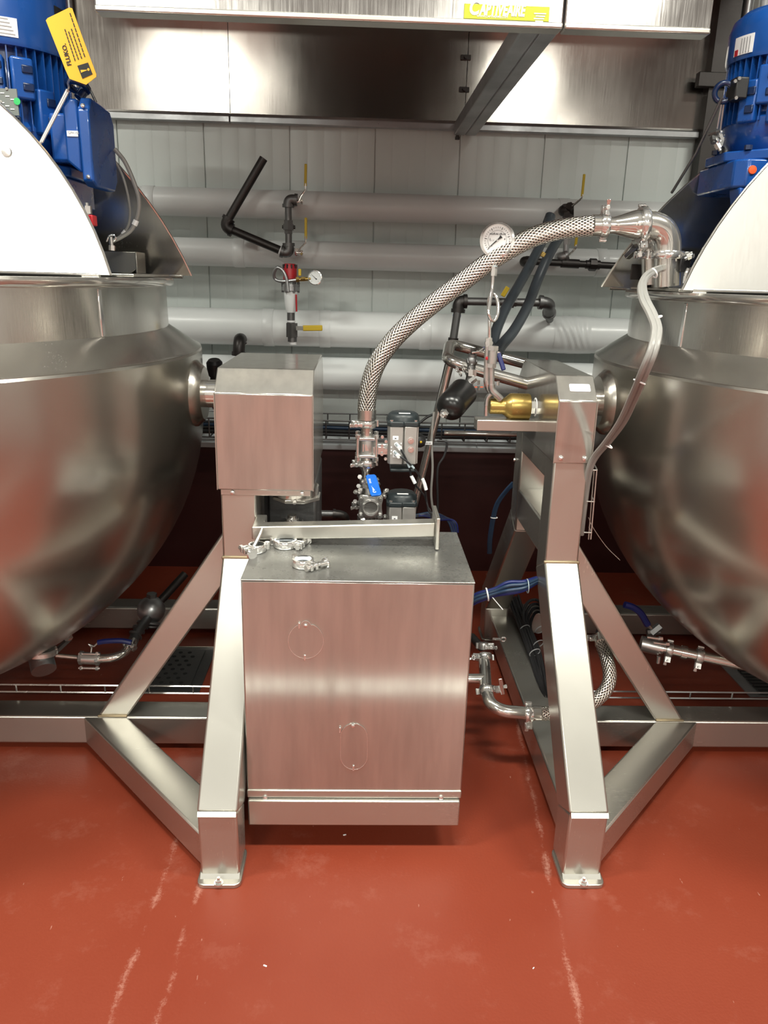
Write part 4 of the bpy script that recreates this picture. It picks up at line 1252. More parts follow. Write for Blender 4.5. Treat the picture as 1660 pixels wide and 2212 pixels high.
# ================================================================== tri-clamp joint
def tri_clamp(par, c, d, r, w=.022, nut=None, name='clamp', mat=CHROME):
    """hinged band clamp round a ferrule joint; nut = direction of the wing-nut ears"""
    c = Vector(c); u, v, d = basis(d)
    o = MB().lathe([(r * .80, -w / 2), (r * 1.0, -w * .5), (r * 1.06, -w * .28), (r * 1.06, w * .28), (r * 1.0, w * .5), (r * .80, w / 2)], c, d, 32).build(name, mat, par)
    e = Vector(nut or (0, 0, 1)); e = (e - d * e.dot(d)).normalized()
    s = d.cross(e)
    R = Matrix((s, d, e)).transposed()
    mb = MB()
    mb.obox(c + e * (r * 1.06 + .008) + s * .007, (.007, w * .9, .020), R)
    mb.obox(c + e * (r * 1.06 + .008) - s * .007, (.007, w * .9, .020), R)
    mb.cyl(c + e * (r * 1.06 + .011) - s * .018, c + e * (r * 1.06 + .011) + s * .026, .0035, n=10)
    mb.build('clamp_ears', mat, o, bevel=.001)
    q = c + e * (r * 1.06 + .011) + s * .022
    wn = MB(); wn.cyl(q - s * .006, q + s * .006, .007, n=12)
    for g in (-1, 1):
        wn.prism([q + (e * g * .005) - d * .004, q + (e * g * .005) + d * .004, q + e * g * .020 + d * .007 + s * .005, q + e * g * .022 + s * .005, q + e * g * .020 - d * .007 + s * .005], s * .004)
    wn.build('wing_nut', mat, o, bevel=.0015)
    h = c - e * (r * 1.06 + .004)
    MB().cyl(h - d * w * .45, h + d * w * .45, .005, n=10).build('hinge_pin', mat, o)
    return o


# ================================================================== U-shaped steam tube on the right stand
ut = thing('steam_tube', W(978, 790, 2.62), 'thick polished U-shaped tube leaving the right stand cover', 'tube')
P_ = fillet([W(1150, 832, 2.52), W(1040, 802, 2.55), W(966, 778, 2.56), W(972, 742, 2.84), W(1040, 760, 2.85), W(1170, 795, 2.85)], .13, 14)
MB().tube(P_, .0195, 18).build('tube', POLI, ut)
_a, _b = W(972, 790, 2.64), W(893, 1100, 2.72)
MB().tube([_a, _a + (_b - _a) * (_a.z / (_a.z - _b.z))], .0135, 14).build('support_strut', POLI, ut)

# ================================================================== rotary union at the trunnion
UY, UZ = 2.37, 1.125
ru = thing('rotary_union', (.46, UY, UZ - .05), 'stepped brass rotary union screwed into the right trunnion', 'rotary union')
x0 = W(1059, 862, UY).x; x1 = W(1088, 862, UY).x; x2 = W(1102, 862, UY).x; x3 = W(1145, 862, UY).x
MB().lathe([(.022, 0), (.024, .003), (.024, x1 - x0), (.028, x1 - x0 + .006), (.040, x2 - x0), (.041, x2 - x0 + .006), (.041, x3 - x0 - .004), (.039, x3 - x0)], (x0, UY, UZ), (1, 0, 0), 40).build('body', BRASS, ru)
mb = MB(); mb.hexn((x3, UY, UZ), (x3 + .018, UY, UZ), .022); mb.build('hex_nut', CHROME, ru)
mb = MB(); mb.ring((x3 + .021, UY, UZ), (1, 0, 0), .026, .004); mb.build('seal_ring', LABEL, ru)
mb = MB(); mb.cyl((x3 + .018, UY, UZ), (.548, UY, UZ), .018); mb.build('shaft', POLI, ru)
rf = MB().lathe([(.016, 0), (.045, .0), (.045, .009), (.016, .009)], (x3 + .028, UY, UZ), (1, 0, 0), 30).build('flange', IRON2, ru)
for an in (20, 110, 200, 290):
    p = Vector((x3 + .037, UY + .034 * cos(radians(an)), UZ + .034 * sin(radians(an))))
    MB().bolt(p - Vector((.014, 0, 0)), (1, 0, 0), .006, .02).build('flange_bolt', CHROME, rf)

# ================================================================== gauge tree
GY = 2.36
gt = thing('gauge_tree', W(1063, 870, GY), 'large pressure gauge on a coiled siphon above a stainless valve', 'gauge')
gauge(gt, W(1075, 519, GY), (-.30, -1, .06), pxr(36, GY), 222, big=True)
mb = MB(); mb.hexn(W(1067, 596, GY), W(1069, 576, GY), .010); mb.build('gauge_nut', CHROME, gt)
MB().cyl(W(1068.5, 580, GY), W(1069, 574, GY), .0085).build('blue_tape', CLEAR, gt)
MB().cyl(W(1069, 577, GY), W(1074, 548, GY), .006).build('gauge_stem', CHROME, gt)
pts = [W(1066, 595, GY), W(1064, 620, GY), W(1060, 645, GY - .01), W(1056, 670, GY - .02)]
for i in range(1, 12):
    an = radians(180 + 360 * i / 12)
    pts.append(W(1066 + 11 * cos(an), 664 - 29 * sin(an), GY - .03 + .05 * i / 12))
pts += [W(1056, 668, GY + .02), W(1058, 690, GY), W(1058, 732, GY)]
MB().tube(spline(pts, 5), .0052, 10).build('siphon_coil', CHROME, gt)
mb = MB()
for y0, y1, rr in ((730, 738, .011), (738, 744, .013), (744, 750, .011)):
    mb.hexn(W(1056.5, y1, GY), W(1056.5, y0, GY), rr)
mb.build('compression_nut', CHROME, gt)
MB().cyl(W(1051.5, 825, GY), W(1054, 748, GY), .0095).build('valve_pipe', CAST, gt)
bv = MB(); bv.hexn(W(1065, 757, GY - .01), W(1066, 747, GY - .01), .017); bv.cyl(W(1063, 785, GY - .01), W(1065, 757, GY - .01), .015); bv.hexn(W(1062, 794, GY - .01), W(1063, 784, GY - .01), .015)
bv.cyl(W(1062, 836, GY - .01), W(1062, 792, GY - .01), .0095)
bv = bv.build('needle_valve', CAST, gt)
MB().lathe([(.0055, 0), (.005, .002), (.001, .003)], W(1053, 774, GY - .012), (-.4, -1, 0), 14).build('red_dot', REDC, bv)
MB().bar(W(1077, 762, GY), W(1089, 800, GY - .01), .014, .006, (0, 1, 0)).build('lever_grip', NAVY, bv, bevel=.003)
MB().bar(W(1066, 760, GY), W(1080, 764, GY), .010, .004, (0, 1, 0)).build('lever', CHROME, bv)
mb = MB()
mb.tube(fillet([W(1062, 830, GY - .01), W(1062, 842, GY - .01), W(1072, 852, GY - .01), W(1082, 862, GY - .005)], .02), .011, 14)
mb.tube(fillet([W(1052, 822, GY), W(1054, 842, GY), W(1066, 850, GY)], .02), .010, 14)
mb.tube(fillet([W(1064, 848, GY - .005), W(1054, 858, GY), W(1052, 866, GY), W(1051, 876, GY)], .015), .0075, 12)
mb.build('branch_fitting', CAST, gt)
MB().cyl(W(1051, 876, GY), W(1050.5, 898, GY), .0065).build('drain_tube', CHROME, gt)
for a, b_ in ((1034, 830), (1076, 832), (1034, 842)):
    MB().bolt(W(a, b_, GY - .02), (0, -.2, 1), .005, .012).build('hex_bolt', CHROME, gt)
MB().bar(W(1026, 836, GY), W(1044, 836, GY), .006, .002).build('copper_gasket', ORANGE, gt)
# bracket tube from the stand
bk = MB()
a_, b_ = W(1028, 903, GY), W(1126, 929, GY)
bk.box(a_.x, .549, GY - .03, GY + .03, b_.z, a_.z)
bk.build('pipe_bracket', STEEL_H, SR, bevel=.003)

# ================================================================== black air vent tank
at_ = thing('air_vent_tank', W(975, 905, 2.3), 'black lacquered capsule tank hanging left of the brass union', 'tank')
p0, p1 = W(1006, 842, 2.36), W(956, 898, 2.26)
d = (p1 - p0); L_ = d.length
R_ = .044
pr = [(.002, 0)] + [(R_ * sin(radians(a)), .022 * (1 - cos(radians(a)))) for a in range(15, 91, 15)] + [(R_, L_ * .62), (R_ * 1.01, L_ * .63), (R_ * 1.0, L_ * .66)] + [(R_ * cos(radians(a)), L_ * .72 + .035 * sin(radians(a))) for a in range(0, 76, 15)] + [(.002, L_ * .72 + .035)]
MB().lathe(pr, p0 - d.normalized() * .01, d, 36).build('shell', BLACKP, at_)
e = d.normalized()
q = p0 - e * .01 + e * (L_ * .72 + .033)
mb = MB(); mb.hexn(q, q + e * .012, .014); mb.lathe([(.010, .012), (.007, .018), (.004, .012)], q, e, 14); mb.build('drain_plug', CHROME, at_)
MB().prism([W(968, 849, 2.315), W(972, 846, 2.315), W(980, 850, 2.313), W(976, 858, 2.305), W(970, 856, 2.308)], (0, -.001, .0005)).build('paper_label', LABEL, at_)
mb = MB()
mb.tube(fillet([p0, W(1012, 832, 2.37), W(1016, 820, 2.38), W(1018, 806, 2.38)], .02), .014, 14)
mb.ball(W(1010, 834, 2.37), .018)
mb.build('elbow', IRON, at_)
mb = MB(); mb.hexn(W(1020, 812, 2.37), W(1021, 798, 2.37), .014); mb.hexn(W(1015, 826, 2.36), W(1028, 816, 2.36), .011); mb.build('union_nut', CHROME, at_)
v_ = MB(); v_.cyl(W(1018, 800, 2.40), W(1022, 764, 2.40), .013); v_.hexn(W(1010, 782, 2.40), W(1030, 780, 2.40), .013); v_.ball(W(1020, 780, 2.40), .018)
v_ = v_.build('vent_valve', IRON2, at_)
mb = MB(); mb.cyl(W(1022, 766, 2.39), W(1023, 756, 2.39), .007); mb.hexn(W(1023, 760, 2.39), W(1024, 754, 2.39), .010); mb.build('stem_nut', IRON, v_)
MB().tube([W(1020, 762, 2.38), W(1034, 760, 2.38), W(1046, 752, 2.38)], .003, 8).build('lever', CHROME, v_)
MB().bar(W(1044, 754, 2.38), W(1058, 747, 2.40), .010, .005, (0, 1, 0)).build('lever_grip', NAVY, v_, bevel=.002)
for i in range(5):
    q = W(988 + 7 * i, 798 + (i % 2) * 9, 2.39)
    mb = MB(); mb.ring(q, (1, .3, .3), .008, .0022, 14, 6); mb.build('chain_link', CHROME, at_)

# ================================================================== grey rubber hoses
for pts, ys, lab in (([(1187, 476), (1172, 520), (1150, 565), (1122, 615), (1092, 668), (1072, 715), (1064, 750)], (3.3, 3.2, 3.1, 3.0, 2.85, 2.7, 2.6), 'grey rubber hose, the left one rising behind the braided hose'),
                     ([(1240, 478), (1208, 515), (1182, 560), (1160, 610), (1141, 660), (1112, 712), (1085, 745), (1076, 762)], (3.2, 3.1, 3.0, 2.95, 2.85, 2.7, 2.6, 2.55), 'grey rubber hose, the right one curving down to the steam tube')):
    P_ = [W(a, b_, y) for (a, b_), y in zip(pts, ys)]
    h = tag(MB().tube(spline(P_, 7), .0185, 14).build('rubber_hose', RUBBER), lab, 'hose', 'grey rubber hoses')
    if ys[0] > 3.25:
        mb = MB(); mb.cyl(W(1190, 466, 3.33), W(1184, 482, 3.31), .021); mb.build('hose_end', RUBBER, h)
    else:
        MB().bar(W(1176, 545, 3.0), W(1171, 555, 3.0), .016, .02, (0, 1, 0)).build('brass_crimp', BRASS, h, bevel=.002)

# ================================================================== big braided hose
HY = 2.42
bh = thing('braided_hose', W(793, 905, HY), 'large braided steel hose arching from the valves to the right kettle', 'hose')
px_ = [(792, 888), (794, 862), (799, 830), (815, 785), (848, 737), (890, 695), (942, 652), (994, 613), (1047, 573), (1098, 540), (1150, 513), (1199, 498), (1241, 491), (1284, 488)]
P_ = [W(a, b_, HY - .10 * (i / 13) ** 2) for i, (a, b_) in enumerate(px_)]
MB().tube(spline(P_, 10), .0285, 28, uv=True).build('braid_sleeve', BRAID, bh)
MB().cyl(W(793, 906, HY), W(793, 884, HY), .0295, n=28).build('ferrule', POLI, bh)
e0, e1 = W(1280, 487.2, HY - .1), W(1300, 487.5, HY - .1)
MB().cyl(e0, e1, .0295, n=28).build('ferrule', POLI, bh)
tri_clamp(bh, W(1305, 487.5, HY - .1), e1 - e0, .034, nut=(0, 0, 1))
# ------------------------------------------------------------------ inlet elbow on the right kettle
EY = HY - .1
ie = thing('inlet_elbow', W(1443, 617, EY), 'polished reducer and elbow turning down into the right kettle', 'pipe elbow')
a_, b_ = W(1309, 487.5, EY), W(1384, 485.5, EY)
L_ = (b_ - a_).length
MB().lathe([(.023, 0), (.023, L_ * .22), (.026, L_ * .35), (.038, L_ * .75), (.040, L_ * .85), (.040, L_)], a_, b_ - a_, 32).build('reducer', POLI, ie)
tri_clamp(ie, W(1389, 485.5, EY), b_ - a_, .048, nut=(0, -.3, -1))
c0, c1, c2 = W(1393, 485, EY), W(1446, 484, EY), W(1443, 548, EY)
MB().tube(fillet([c0, c1, c2], .075, 14), .0375, 28).build('elbow', POLI, ie)
tri_clamp(ie, W(1442.5, 551, EY), (0, 0, 1), .046, nut=(1, -.2, 0))
MB().cyl(W(1442, 618, EY), W(1442.5, 553, EY), .0375, n=28).build('stub_pipe', POLI, ie)
ie2 = thing('inlet_elbow', W(1408, 612, EY + .12), 'thinner steel elbow pipe standing just behind the inlet elbow', 'pipe elbow')
MB().tube(fillet([W(1385, 515, EY + .26), W(1407, 512, EY + .12), W(1408, 614, EY + .12)], .05, 10), .029, 24).build('elbow', POLI, ie2)
tri_clamp(ie2, W(1408, 552, EY + .12), (0, 0, 1), .037, nut=(-1, -.3, 0))
# bracket plates beside the inlet
ib = thing('hinge_plate', W(1380, 605, 2.5), 'dark folded bracket behind the inlet pipes on the right rim', 'bracket')
a_, b_ = W(1366, 570, 2.5), W(1400, 605, 2.5)
MB().box(a_.x, b_.x + .03, 2.5, 2.506, b_.z, a_.z).build('plate', IRON, ib, bevel=.002)
MB().prism([W(1347, 552, 2.6), W(1352, 560, 2.6), W(1385, 530, 2.6), W(1378, 515, 2.6)], (.03, .05, 0)).build('stop_bar', NECK, ib, bevel=.002)
sw = thing('lid_switch', W(1478, 580, 2.2), 'small dark sensor block with chrome nut beside the right lid', 'sensor')
a_, b_ = W(1466, 556, 2.3), W(1484, 588, 2.3)
MB().box(a_.x, b_.x, 2.28, 2.33, b_.z, a_.z).build('block', BLACK, sw, bevel=.003)
mb = MB(); mb.hexn(W(1484, 556, 2.27), W(1492, 552, 2.27), .010); mb.cyl(W(1480, 560, 2.27), W(1496, 550, 2.27), .005); mb.build('nut', CHROME, sw)
MB().tube(fillet([W(1488, 580, 2.26), W(1482, 592, 2.26), W(1479, 612, 2.26)], .01), .005, 8).build('hook', CHROME, sw)

# ================================================================== valve stack under the hose
VY = HY
k_ = pxr(1, VY)
vs_ = thing('check_valve', W(793, 1010, VY), 'bolted stainless valve body directly under the braided hose', 'valve')
up = Vector((0, 0, 1))
tri_clamp(vs_, W(793, 915, VY), up, 21 * k_, nut=(-1, -.25, 0))
MB().cyl(W(793, 944, VY), W(793, 908, VY), 13.5 * k_, n=24).build('neck', POLI, vs_)
def sqflange(par, px, py, half, th, yy=VY):
    c = W(px, py, yy)
    pl = []
    for i in range(16):
        an = 2 * pi * i / 16 + pi / 16
        rr = half * (1.22 if i % 4 in (1, 2) else .92)
        pl.append((c.x + rr * cos(an), c.y + rr * sin(an)))
    return MB().prof_z(pl, c.z - th / 2, c.z + th / 2).build('flange', CAST, par, bevel=.002)
sqflange(vs_, 793, 945, 25 * k_, .010)
sqflange(vs_, 793, 982, 25 * k_, .010)
bd = MB().lathe([(18 * k_, -.028), (19.5 * k_, -.02), (19.5 * k_, .02), (18 * k_, .028)], W(793, 963, VY), up, 30).build('body', CAST, vs_)
mb = MB()
c = W(792, 964, VY); fy = c.y - 19.6 * k_
mb.prism([(c.x - .012, fy - .0005, c.z + .012), (c.x - .009, fy - .0005, c.z + .012), (c.x - .009, fy - .0005, c.z - .012), (c.x - .012, fy - .0005, c.z - .012)], (0, .003, 0))
mb.prism([(c.x - .005, fy - .0005, c.z + .011), (c.x - .001, fy - .0005, c.z + .011), (c.x + .008, fy, c.z - .009), (c.x - .004, fy - .0005, c.z - .009)], (0, .003, 0))
mb.build('cast_mark', CHROME, bd)
c = W(793, 963, VY)
for a in (45, 135, 225, 315):
    o_ = Vector((cos(radians(a)), sin(radians(a)), 0)) * 30 * k_
    mb = MB(); mb.cyl(c + o_ - up * .048, c + o_ + up * .042, 3.6 * k_); mb.bolt(c + o_ + up * .03, up, 6 * k_, .010); mb.bolt(c + o_ - up * .042, up, 6 * k_, .012)
    mb.build('tie_bolt', CHROME, vs_)
MB().cyl(W(793, 1002, VY), W(793, 980, VY), 13.5 * k_, n=24).build('neck', POLI, vs_)
tri_clamp(vs_, W(793, 1000, VY), up, 20 * k_, nut=(-1, -.25, 0))
MB().lathe([(9.5 * k_, 0), (9.5 * k_, 18 * k_), (14 * k_, 25 * k_), (15 * k_, 30 * k_)], W(790, 1034, VY), up, 24).build('reducer', POLI, vs_)
# stem link to the actuator
lk = MB(); lk.box(c.x + .02, c.x + .075, VY - .022, VY + .022, c.z + .004 - .028, c.z + .030 - .028)
lk.cyl(c + Vector((.02, 0, 0)), c + Vector((.07, 0, 0)), .012)
lk.build('mounting_yoke', CHROME, vs_, bevel=.002)
for i in range(6):
    q = c + Vector((.048 + .012 * (i % 2), -.026, .036 - .014 * i))
    MB().bolt(q, (0, -1, 0), .0052, .009).build('yoke_bolt', CHROME, vs_)

# ------------------------------------------------------------------ pneumatic actuators
def actuator(px0, px1, py0, py1, pc, lab, full):
    a, b = W(px0, py0, VY - .06), W(px1, py1, VY - .06)
    x0, x1, z1, z0 = a.x, b.x, a.z, b.z
    y0, y1 = VY - .06, VY + .05
    t = thing('pneumatic_actuator', ((x0 + x1) / 2, VY, z0), lab, 'actuator', 'grey pneumatic actuators')
    xm = x0 + (x1 - x0) * .48
    MB().prof_z([(x0, y1), (x0, y0 + .012), (x0 + .006, y0), (xm, y0), (xm, y0 + .012), (xm + .006, y0 + .004), (x1 - .006, y0 + .004), (x1 - .006, y0 + .014), (x1, y0 + .014), (x1, y1)], z0, z1).build('housing', ALU, t, bevel=.0015)
    zc = W(px0, pc, VY - .06).z
    cp = [(x0 - .004, y0 + .01), (x0 + .006, y0 - .003), (xm, y0 - .003), (xm + .004, y0 + .003), (x1 - .004, y0 + .002), (x1 + .004, y0 + .012), (x1 + .004, y1), (x0 - .004, y1)]
    MB().prof_z(cp, z1, z1 + .016).build('end_cap', CAPB, t, bevel=.003)
    cx_, cy_ = (x0 + x1) / 2, (y0 + y1) / 2
    MB().lathe([(.052, z1 + .014), (.050, z1 + .026), (.046, z1 + .034), (.040, z1 + .038), (.001, z1 + .039)], (cx_, cy_, 0), up, 12).build('end_dome', CAPB, t, ang=50)
    for sx, sy in ((x0 + .010, y0 + .010), (x1 - .010, y0 + .014), (x0 + .01, y1 - .01), (x1 - .01, y1 - .01)):
        MB().lathe([(.006, 0), (.006, .004), (.001, .005)], (sx, sy, z1 + .016), up, 10).build('cap_screw', CHROME, t)
    lb = MB().box(cx_ - .016, cx_ + .020, cy_ - .037, cy_ - .025, z1 + .0388, z1 + .0398).build('cap_label', LABEL, t)
    if full:
        for (qx, qy), s_ in (((855, 946), '-'), ((855, 984), '+')):
            p = W(qx, qy, y0)
            l2 = MB().box(p.x - .009, p.x + .009, y0 - .001, y0 + .001, p.z - .006, p.z + .006).build('port_label', LABEL, t)
            text('lettering', s_, .016, (p.x, y0 - .0012, p.z - .005), (1, 0, 0), (0, 0, 1), INK, l2, bold=.0006, align='CENTER')
        for qx, qy in ((888, 952), (888, 971)):
            p = W(qx, qy, y0 + .004)
            mb = MB(); mb.cyl(p, p + Vector((0, -.005, 0)), .0095); mb.hexn(p, p + Vector((0, -.009, 0)), .0065); mb.build('stop_screw', CHROME, t)
        for qx, qy in ((846, 966), (846, 973), (867, 958), (867, 965), (845, 980)):
            p = W(qx, qy, y0)
            MB().lathe([(.0022, 0), (.0022, .0012), (.001, .0013)], p, (0, -1, 0), 8).build('port_hole', LABEL, t)
        p = W(906, 952, VY)
        MB().lathe([(.022, 0), (.022, .01), (.016, .022), (.002, .026)], p - Vector((.004, 0, 0)), (1, 0, 0), 24).build('position_knob', BLACK, t)
        MB().lathe([(.004, 0), (.002, .002)], W(910, 955, VY - .022), (.3, -1, 0), 10).build('yellow_mark', YELLOW, t)
    else:
        p = W(853, 1119, y0)
        l2 = MB().box(p.x - .009, p.x + .009, y0 - .001, y0 + .001, p.z - .006, p.z + .006).build('port_label', LABEL, t)
        text('lettering', '-', .016, (p.x, y0 - .0012, p.z - .005), (1, 0, 0), (0, 0, 1), INK, l2, bold=.0006, align='CENTER')
    return t


A1 = actuator(840, 903, 922, 1004, 900, 'upper grey actuator with black cap and two air lines', True)
A2 = actuator(838, 897, 1096, 1172, 1070, 'lower grey actuator half hidden behind the support arm', False)
a_, b_ = W(842, 1004, VY), W(896, 1012, VY)
MB().box(a_.x, b_.x, VY - .055, VY + .045, b_.z, a_.z).build('end_cap', CAPB, A1, bevel=.004)

# ------------------------------------------------------------------ manual three-port valve with blue handle
tv = thing('manual_ball_valve', W(802, 1180, 2.38), 'stainless ball valve with blue lettered lever and open round port', 'valve')
TY = 2.36
c = W(801, 1095, TY)
hw = pxr(27, TY)
pl = []
for i in range(16):
    an = 2 * pi * i / 16 + pi / 16
    rr = hw * (1.28 if i % 4 in (1, 2) else 1.0)
    pl.append((c.x + rr * cos(an), c.z + rr * sin(an)))
MB().prof_y(pl, TY, TY + .012).build('port_flange', CAST, tv, bevel=.002)
MB().lathe([(hw * .95, .0), (hw * .8, .02), (hw * .8, .07), (hw * .95, .09), (hw * .95, .1)], c + Vector((0, .01, 0)), (0, 1, 0), 28).build('body', CAST, tv)
MB().lathe([(hw * .72, 0), (hw * .70, .012), (hw * .80, .014), (hw * .80, .019), (hw * .66, .020), (hw * .60, .017), (hw * .58, -.02), (.001, -.02)], c, (0, -1, 0), 32).build('open_port', CHROME, tv)
MB().lathe([(hw * .57, 0), (.001, 0.0005)], c + Vector((0, .014, 0)), (0, -1, 0), 24).build('port_bore', IRON, tv)
for sx, sz in ((-1, 1), (1, 1), (-1, -1), (1, -1)):
    p = c + Vector((sx * hw * .82, 0, sz * hw * .78))
    mb = MB(); mb.bolt(p + Vector((0, .014, 0)), (0, -1, 0), .0088, .024); mb.cyl(p, p + Vector((0, -.014, 0)), .0045); mb.cyl(p, p + Vector((0, .11, 0)), .004)
    mb.build('flange_bolt', CHROME, tv)
st_ = MB(); st_.cyl(c + Vector((-.004, .05, .02)), W(795, 1034, TY + .06), .018); st_.hexn(W(797, 1052, TY + .05), W(796, 1040, TY + .05), .022)
st_.build('stem', CAST, tv)
hp = [W(790, 1028, TY + .02), W(794, 1025, TY + .02), W(809, 1024, TY + .02), W(813, 1027, TY + .02), W(824, 1064, TY - .05), W(822, 1069, TY - .055), W(803, 1071, TY - .055), W(800, 1067, TY - .05)]
nv = (hp[4] - hp[0]).cross(hp[2] - hp[0]).normalized()
if nv.y > 0: nv = -nv
hd_ = MB().prism(hp, -nv * .006).build('lever', BLUEH, tv, bevel=.002)
xd = hp[0] - hp[7]
upd = hp[0] - hp[3]
text('lettering', 'OMAL', .0150, W(814, 1064, TY - .045) + nv * .0008, xd, upd, WHITEI, hd_, bold=.0004)
text('lettering', 'DN25', .0085, W(803, 1044, TY - .012) + nv * .0008, xd, upd, WHITEI, hd_)
MB().tube(fillet([W(796, 1024, TY + .03), W(793, 1030, TY + .03), W(801, 1070, TY - .05)], .005), .003, 6).build('lever_plate', CHROME, hd_)
random.seed(11)
for i, (qx, qy) in enumerate(((778, 1030), (782, 1040), (775, 1050), (781, 1058), (776, 1064), (815, 1036), (818, 1046), (829, 1068), (832, 1062), (783, 1122), (800, 1124), (815, 1122), (833, 1115), (772, 1062), (768, 1085))):
    p = W(qx, qy, TY + .04)
    d = Vector((random.random() - .5, -1, random.random() - .3))
    mb = MB(); mb.bolt(p, d, .0075, .014); mb.cyl(p, p + d.normalized() * .022, .004, n=10); mb.build('hex_bolt', CHROME, tv)
for y0, y1, rr in ((1036, 1046, 16), (1050, 1060, 20), (1064, 1072, 22), (1112, 1124, 22)):
    MB().cyl(W(792, y1, TY + .08), W(792, y0, TY + .08), rr * k_, n=26).build('valve_ring', CAST, tv)
tri_clamp(tv, W(795, 1090, TY + .09), (0, 0, 1), 24 * k_, nut=(-1, -.3, 0), mat=CAST)
MB().cyl(W(793, 1190, TY + .08), W(793, 1110, TY + .08), 12 * k_, n=24).build('lower_pipe', POLI, tv)

# dark plastic elbow left of the valves
de = thing('drain_elbow', W(720, 1125, 2.75), 'short dark pipe and elbow left of the manual valve', 'piping')
elbow(de, W(722, 1111, 2.75), W(745, 1112, 2.75), W(747, 1130, 2.80), .017, IRON)
MB().cyl(W(692, 1110, 2.75), W(724, 1111, 2.75), .014).build('pipe', IRON2, de)
MB().cyl(W(690, 1110, 2.75), W(695, 1110, 2.75), .016).build('pipe_end', GALV, de)
lf = thing('drain_fitting', W(632, 1140, 2.2), 'small chrome clamp fitting below the tilt gear unit', 'fitting')
tri_clamp(lf, W(631, 1126, 2.22), up, .020, nut=(.5, -1, 0))
MB().cyl(W(630, 1150, 2.22), W(631, 1112, 2.22), .014).build('pipe', POLI, lf)

# ------------------------------------------------------------------ air lines and cables of the actuators
def cable(name, pts, ys, r, mat, lab, cat='cable', group=None, n=6):
    if isinstance(ys, (int, float)): ys = [ys] * len(pts)
    P_ = [W(a, b_, y) for (a, b_), y in zip(pts, ys)]
    return tag(MB().tube(spline(P_, n), r, 8).build(name, mat), lab, cat, group)


for i, (pts, q, lab) in enumerate((([(856, 960), (864, 968), (874, 985), (885, 1010), (889, 1030), (900, 1050), (918, 1072), (925, 1095), (932, 1112), (934, 1180), (930, 1240)], (856, 960), 'black air line from the minus port, white sleeve halfway down'),
                                   ([(853, 977), (862, 984), (880, 997), (895, 1012), (908, 1030), (918, 1055), (922, 1080), (927, 1105), (936, 1115), (938, 1180), (934, 1240)], (853, 977), 'black air line from the plus port, white sleeve near its end'))):
    c_ = cable('air_line', pts, [2.35, 2.33, 2.33, 2.34, 2.36, 2.4, 2.42, 2.42, 2.42, 2.42, 2.42], .0032, CABLEB, lab, 'cable', 'air lines of the upper actuator')
    P_ = spline([W(a, b_, 2.335) for a, b_ in pts[:4]], 6)
    MB().tube(P_, .0036, 8).build('clear_tube', CLEAR, c_)
    a_, b_ = W(*q, 2.36), W(q[0] + 9, q[1] + 9, 2.325)
    MB().cyl(a_, b_, .0068).build('push_fitting', LABEL, c_)
    s_ = [(889, 1028), (893, 1036), (897, 1044)] if i == 0 else [(913, 1034), (918, 1046), (921, 1058)]
    MB().tube([W(a, b__, 2.352 + .01 * i) for a, b__ in s_], .0056, 8).build('marker_sleeve', LABEL, c_)
c_ = cable('sensor_cable', [(938, 890), (935, 920), (933, 960), (935, 1010), (932, 1060), (934, 1090), (938, 1112), (940, 1180), (930, 1260)], 2.5, .0040, CABLEW, 'pale cable with a white marker running down beside the slanted tube')
a_ = W(925, 957, 2.49)
mk = MB().box(a_.x - .014, a_.x + .014, 2.487, 2.493, a_.z - .005, a_.z + .005).build('marker', LABEL, c_)
text('lettering', 'BW101', .0075, (a_.x - .012, 2.4865, a_.z - .0025), (1, 0, 0), (0, 0, 1), INK, mk)
cable('sensor_cable', [(945, 952), (962, 953), (966, 960), (960, 985), (948, 1005), (945, 1030), (946, 1075), (946, 1112), (945, 1180), (935, 1260)], 2.55, .0038, CABLEB, 'thin dark cable making a square bend below the black tank')
cable('sensor_cable', [(905, 915), (925, 900), (945, 893)], 2.7, .0045, CABLEB, 'short black cable behind the upper actuator cap')
blu = thing('cable_bundle', W(960, 1135, 2.5), 'dark blue cables fanning out behind the end of the support arm', 'cables')
for i in range(9):
    P_ = [W(898 + 3 * (i % 3), 1113 + i % 4, 2.45), W(925, 1108 + i, 2.46), W(945, 1110 + 1.5 * i, 2.47), W(962 + i * 1.6, 1118 + i * .6, 2.5), W(972 + i * 1.8, 1132, 2.5), W(978 + i * 1.4, 1150, 2.5)]
    MB().tube(spline(P_, 5), .0042, 7).build('cable', [CABLEN, CABLEB, NAVY][i % 3], blu)

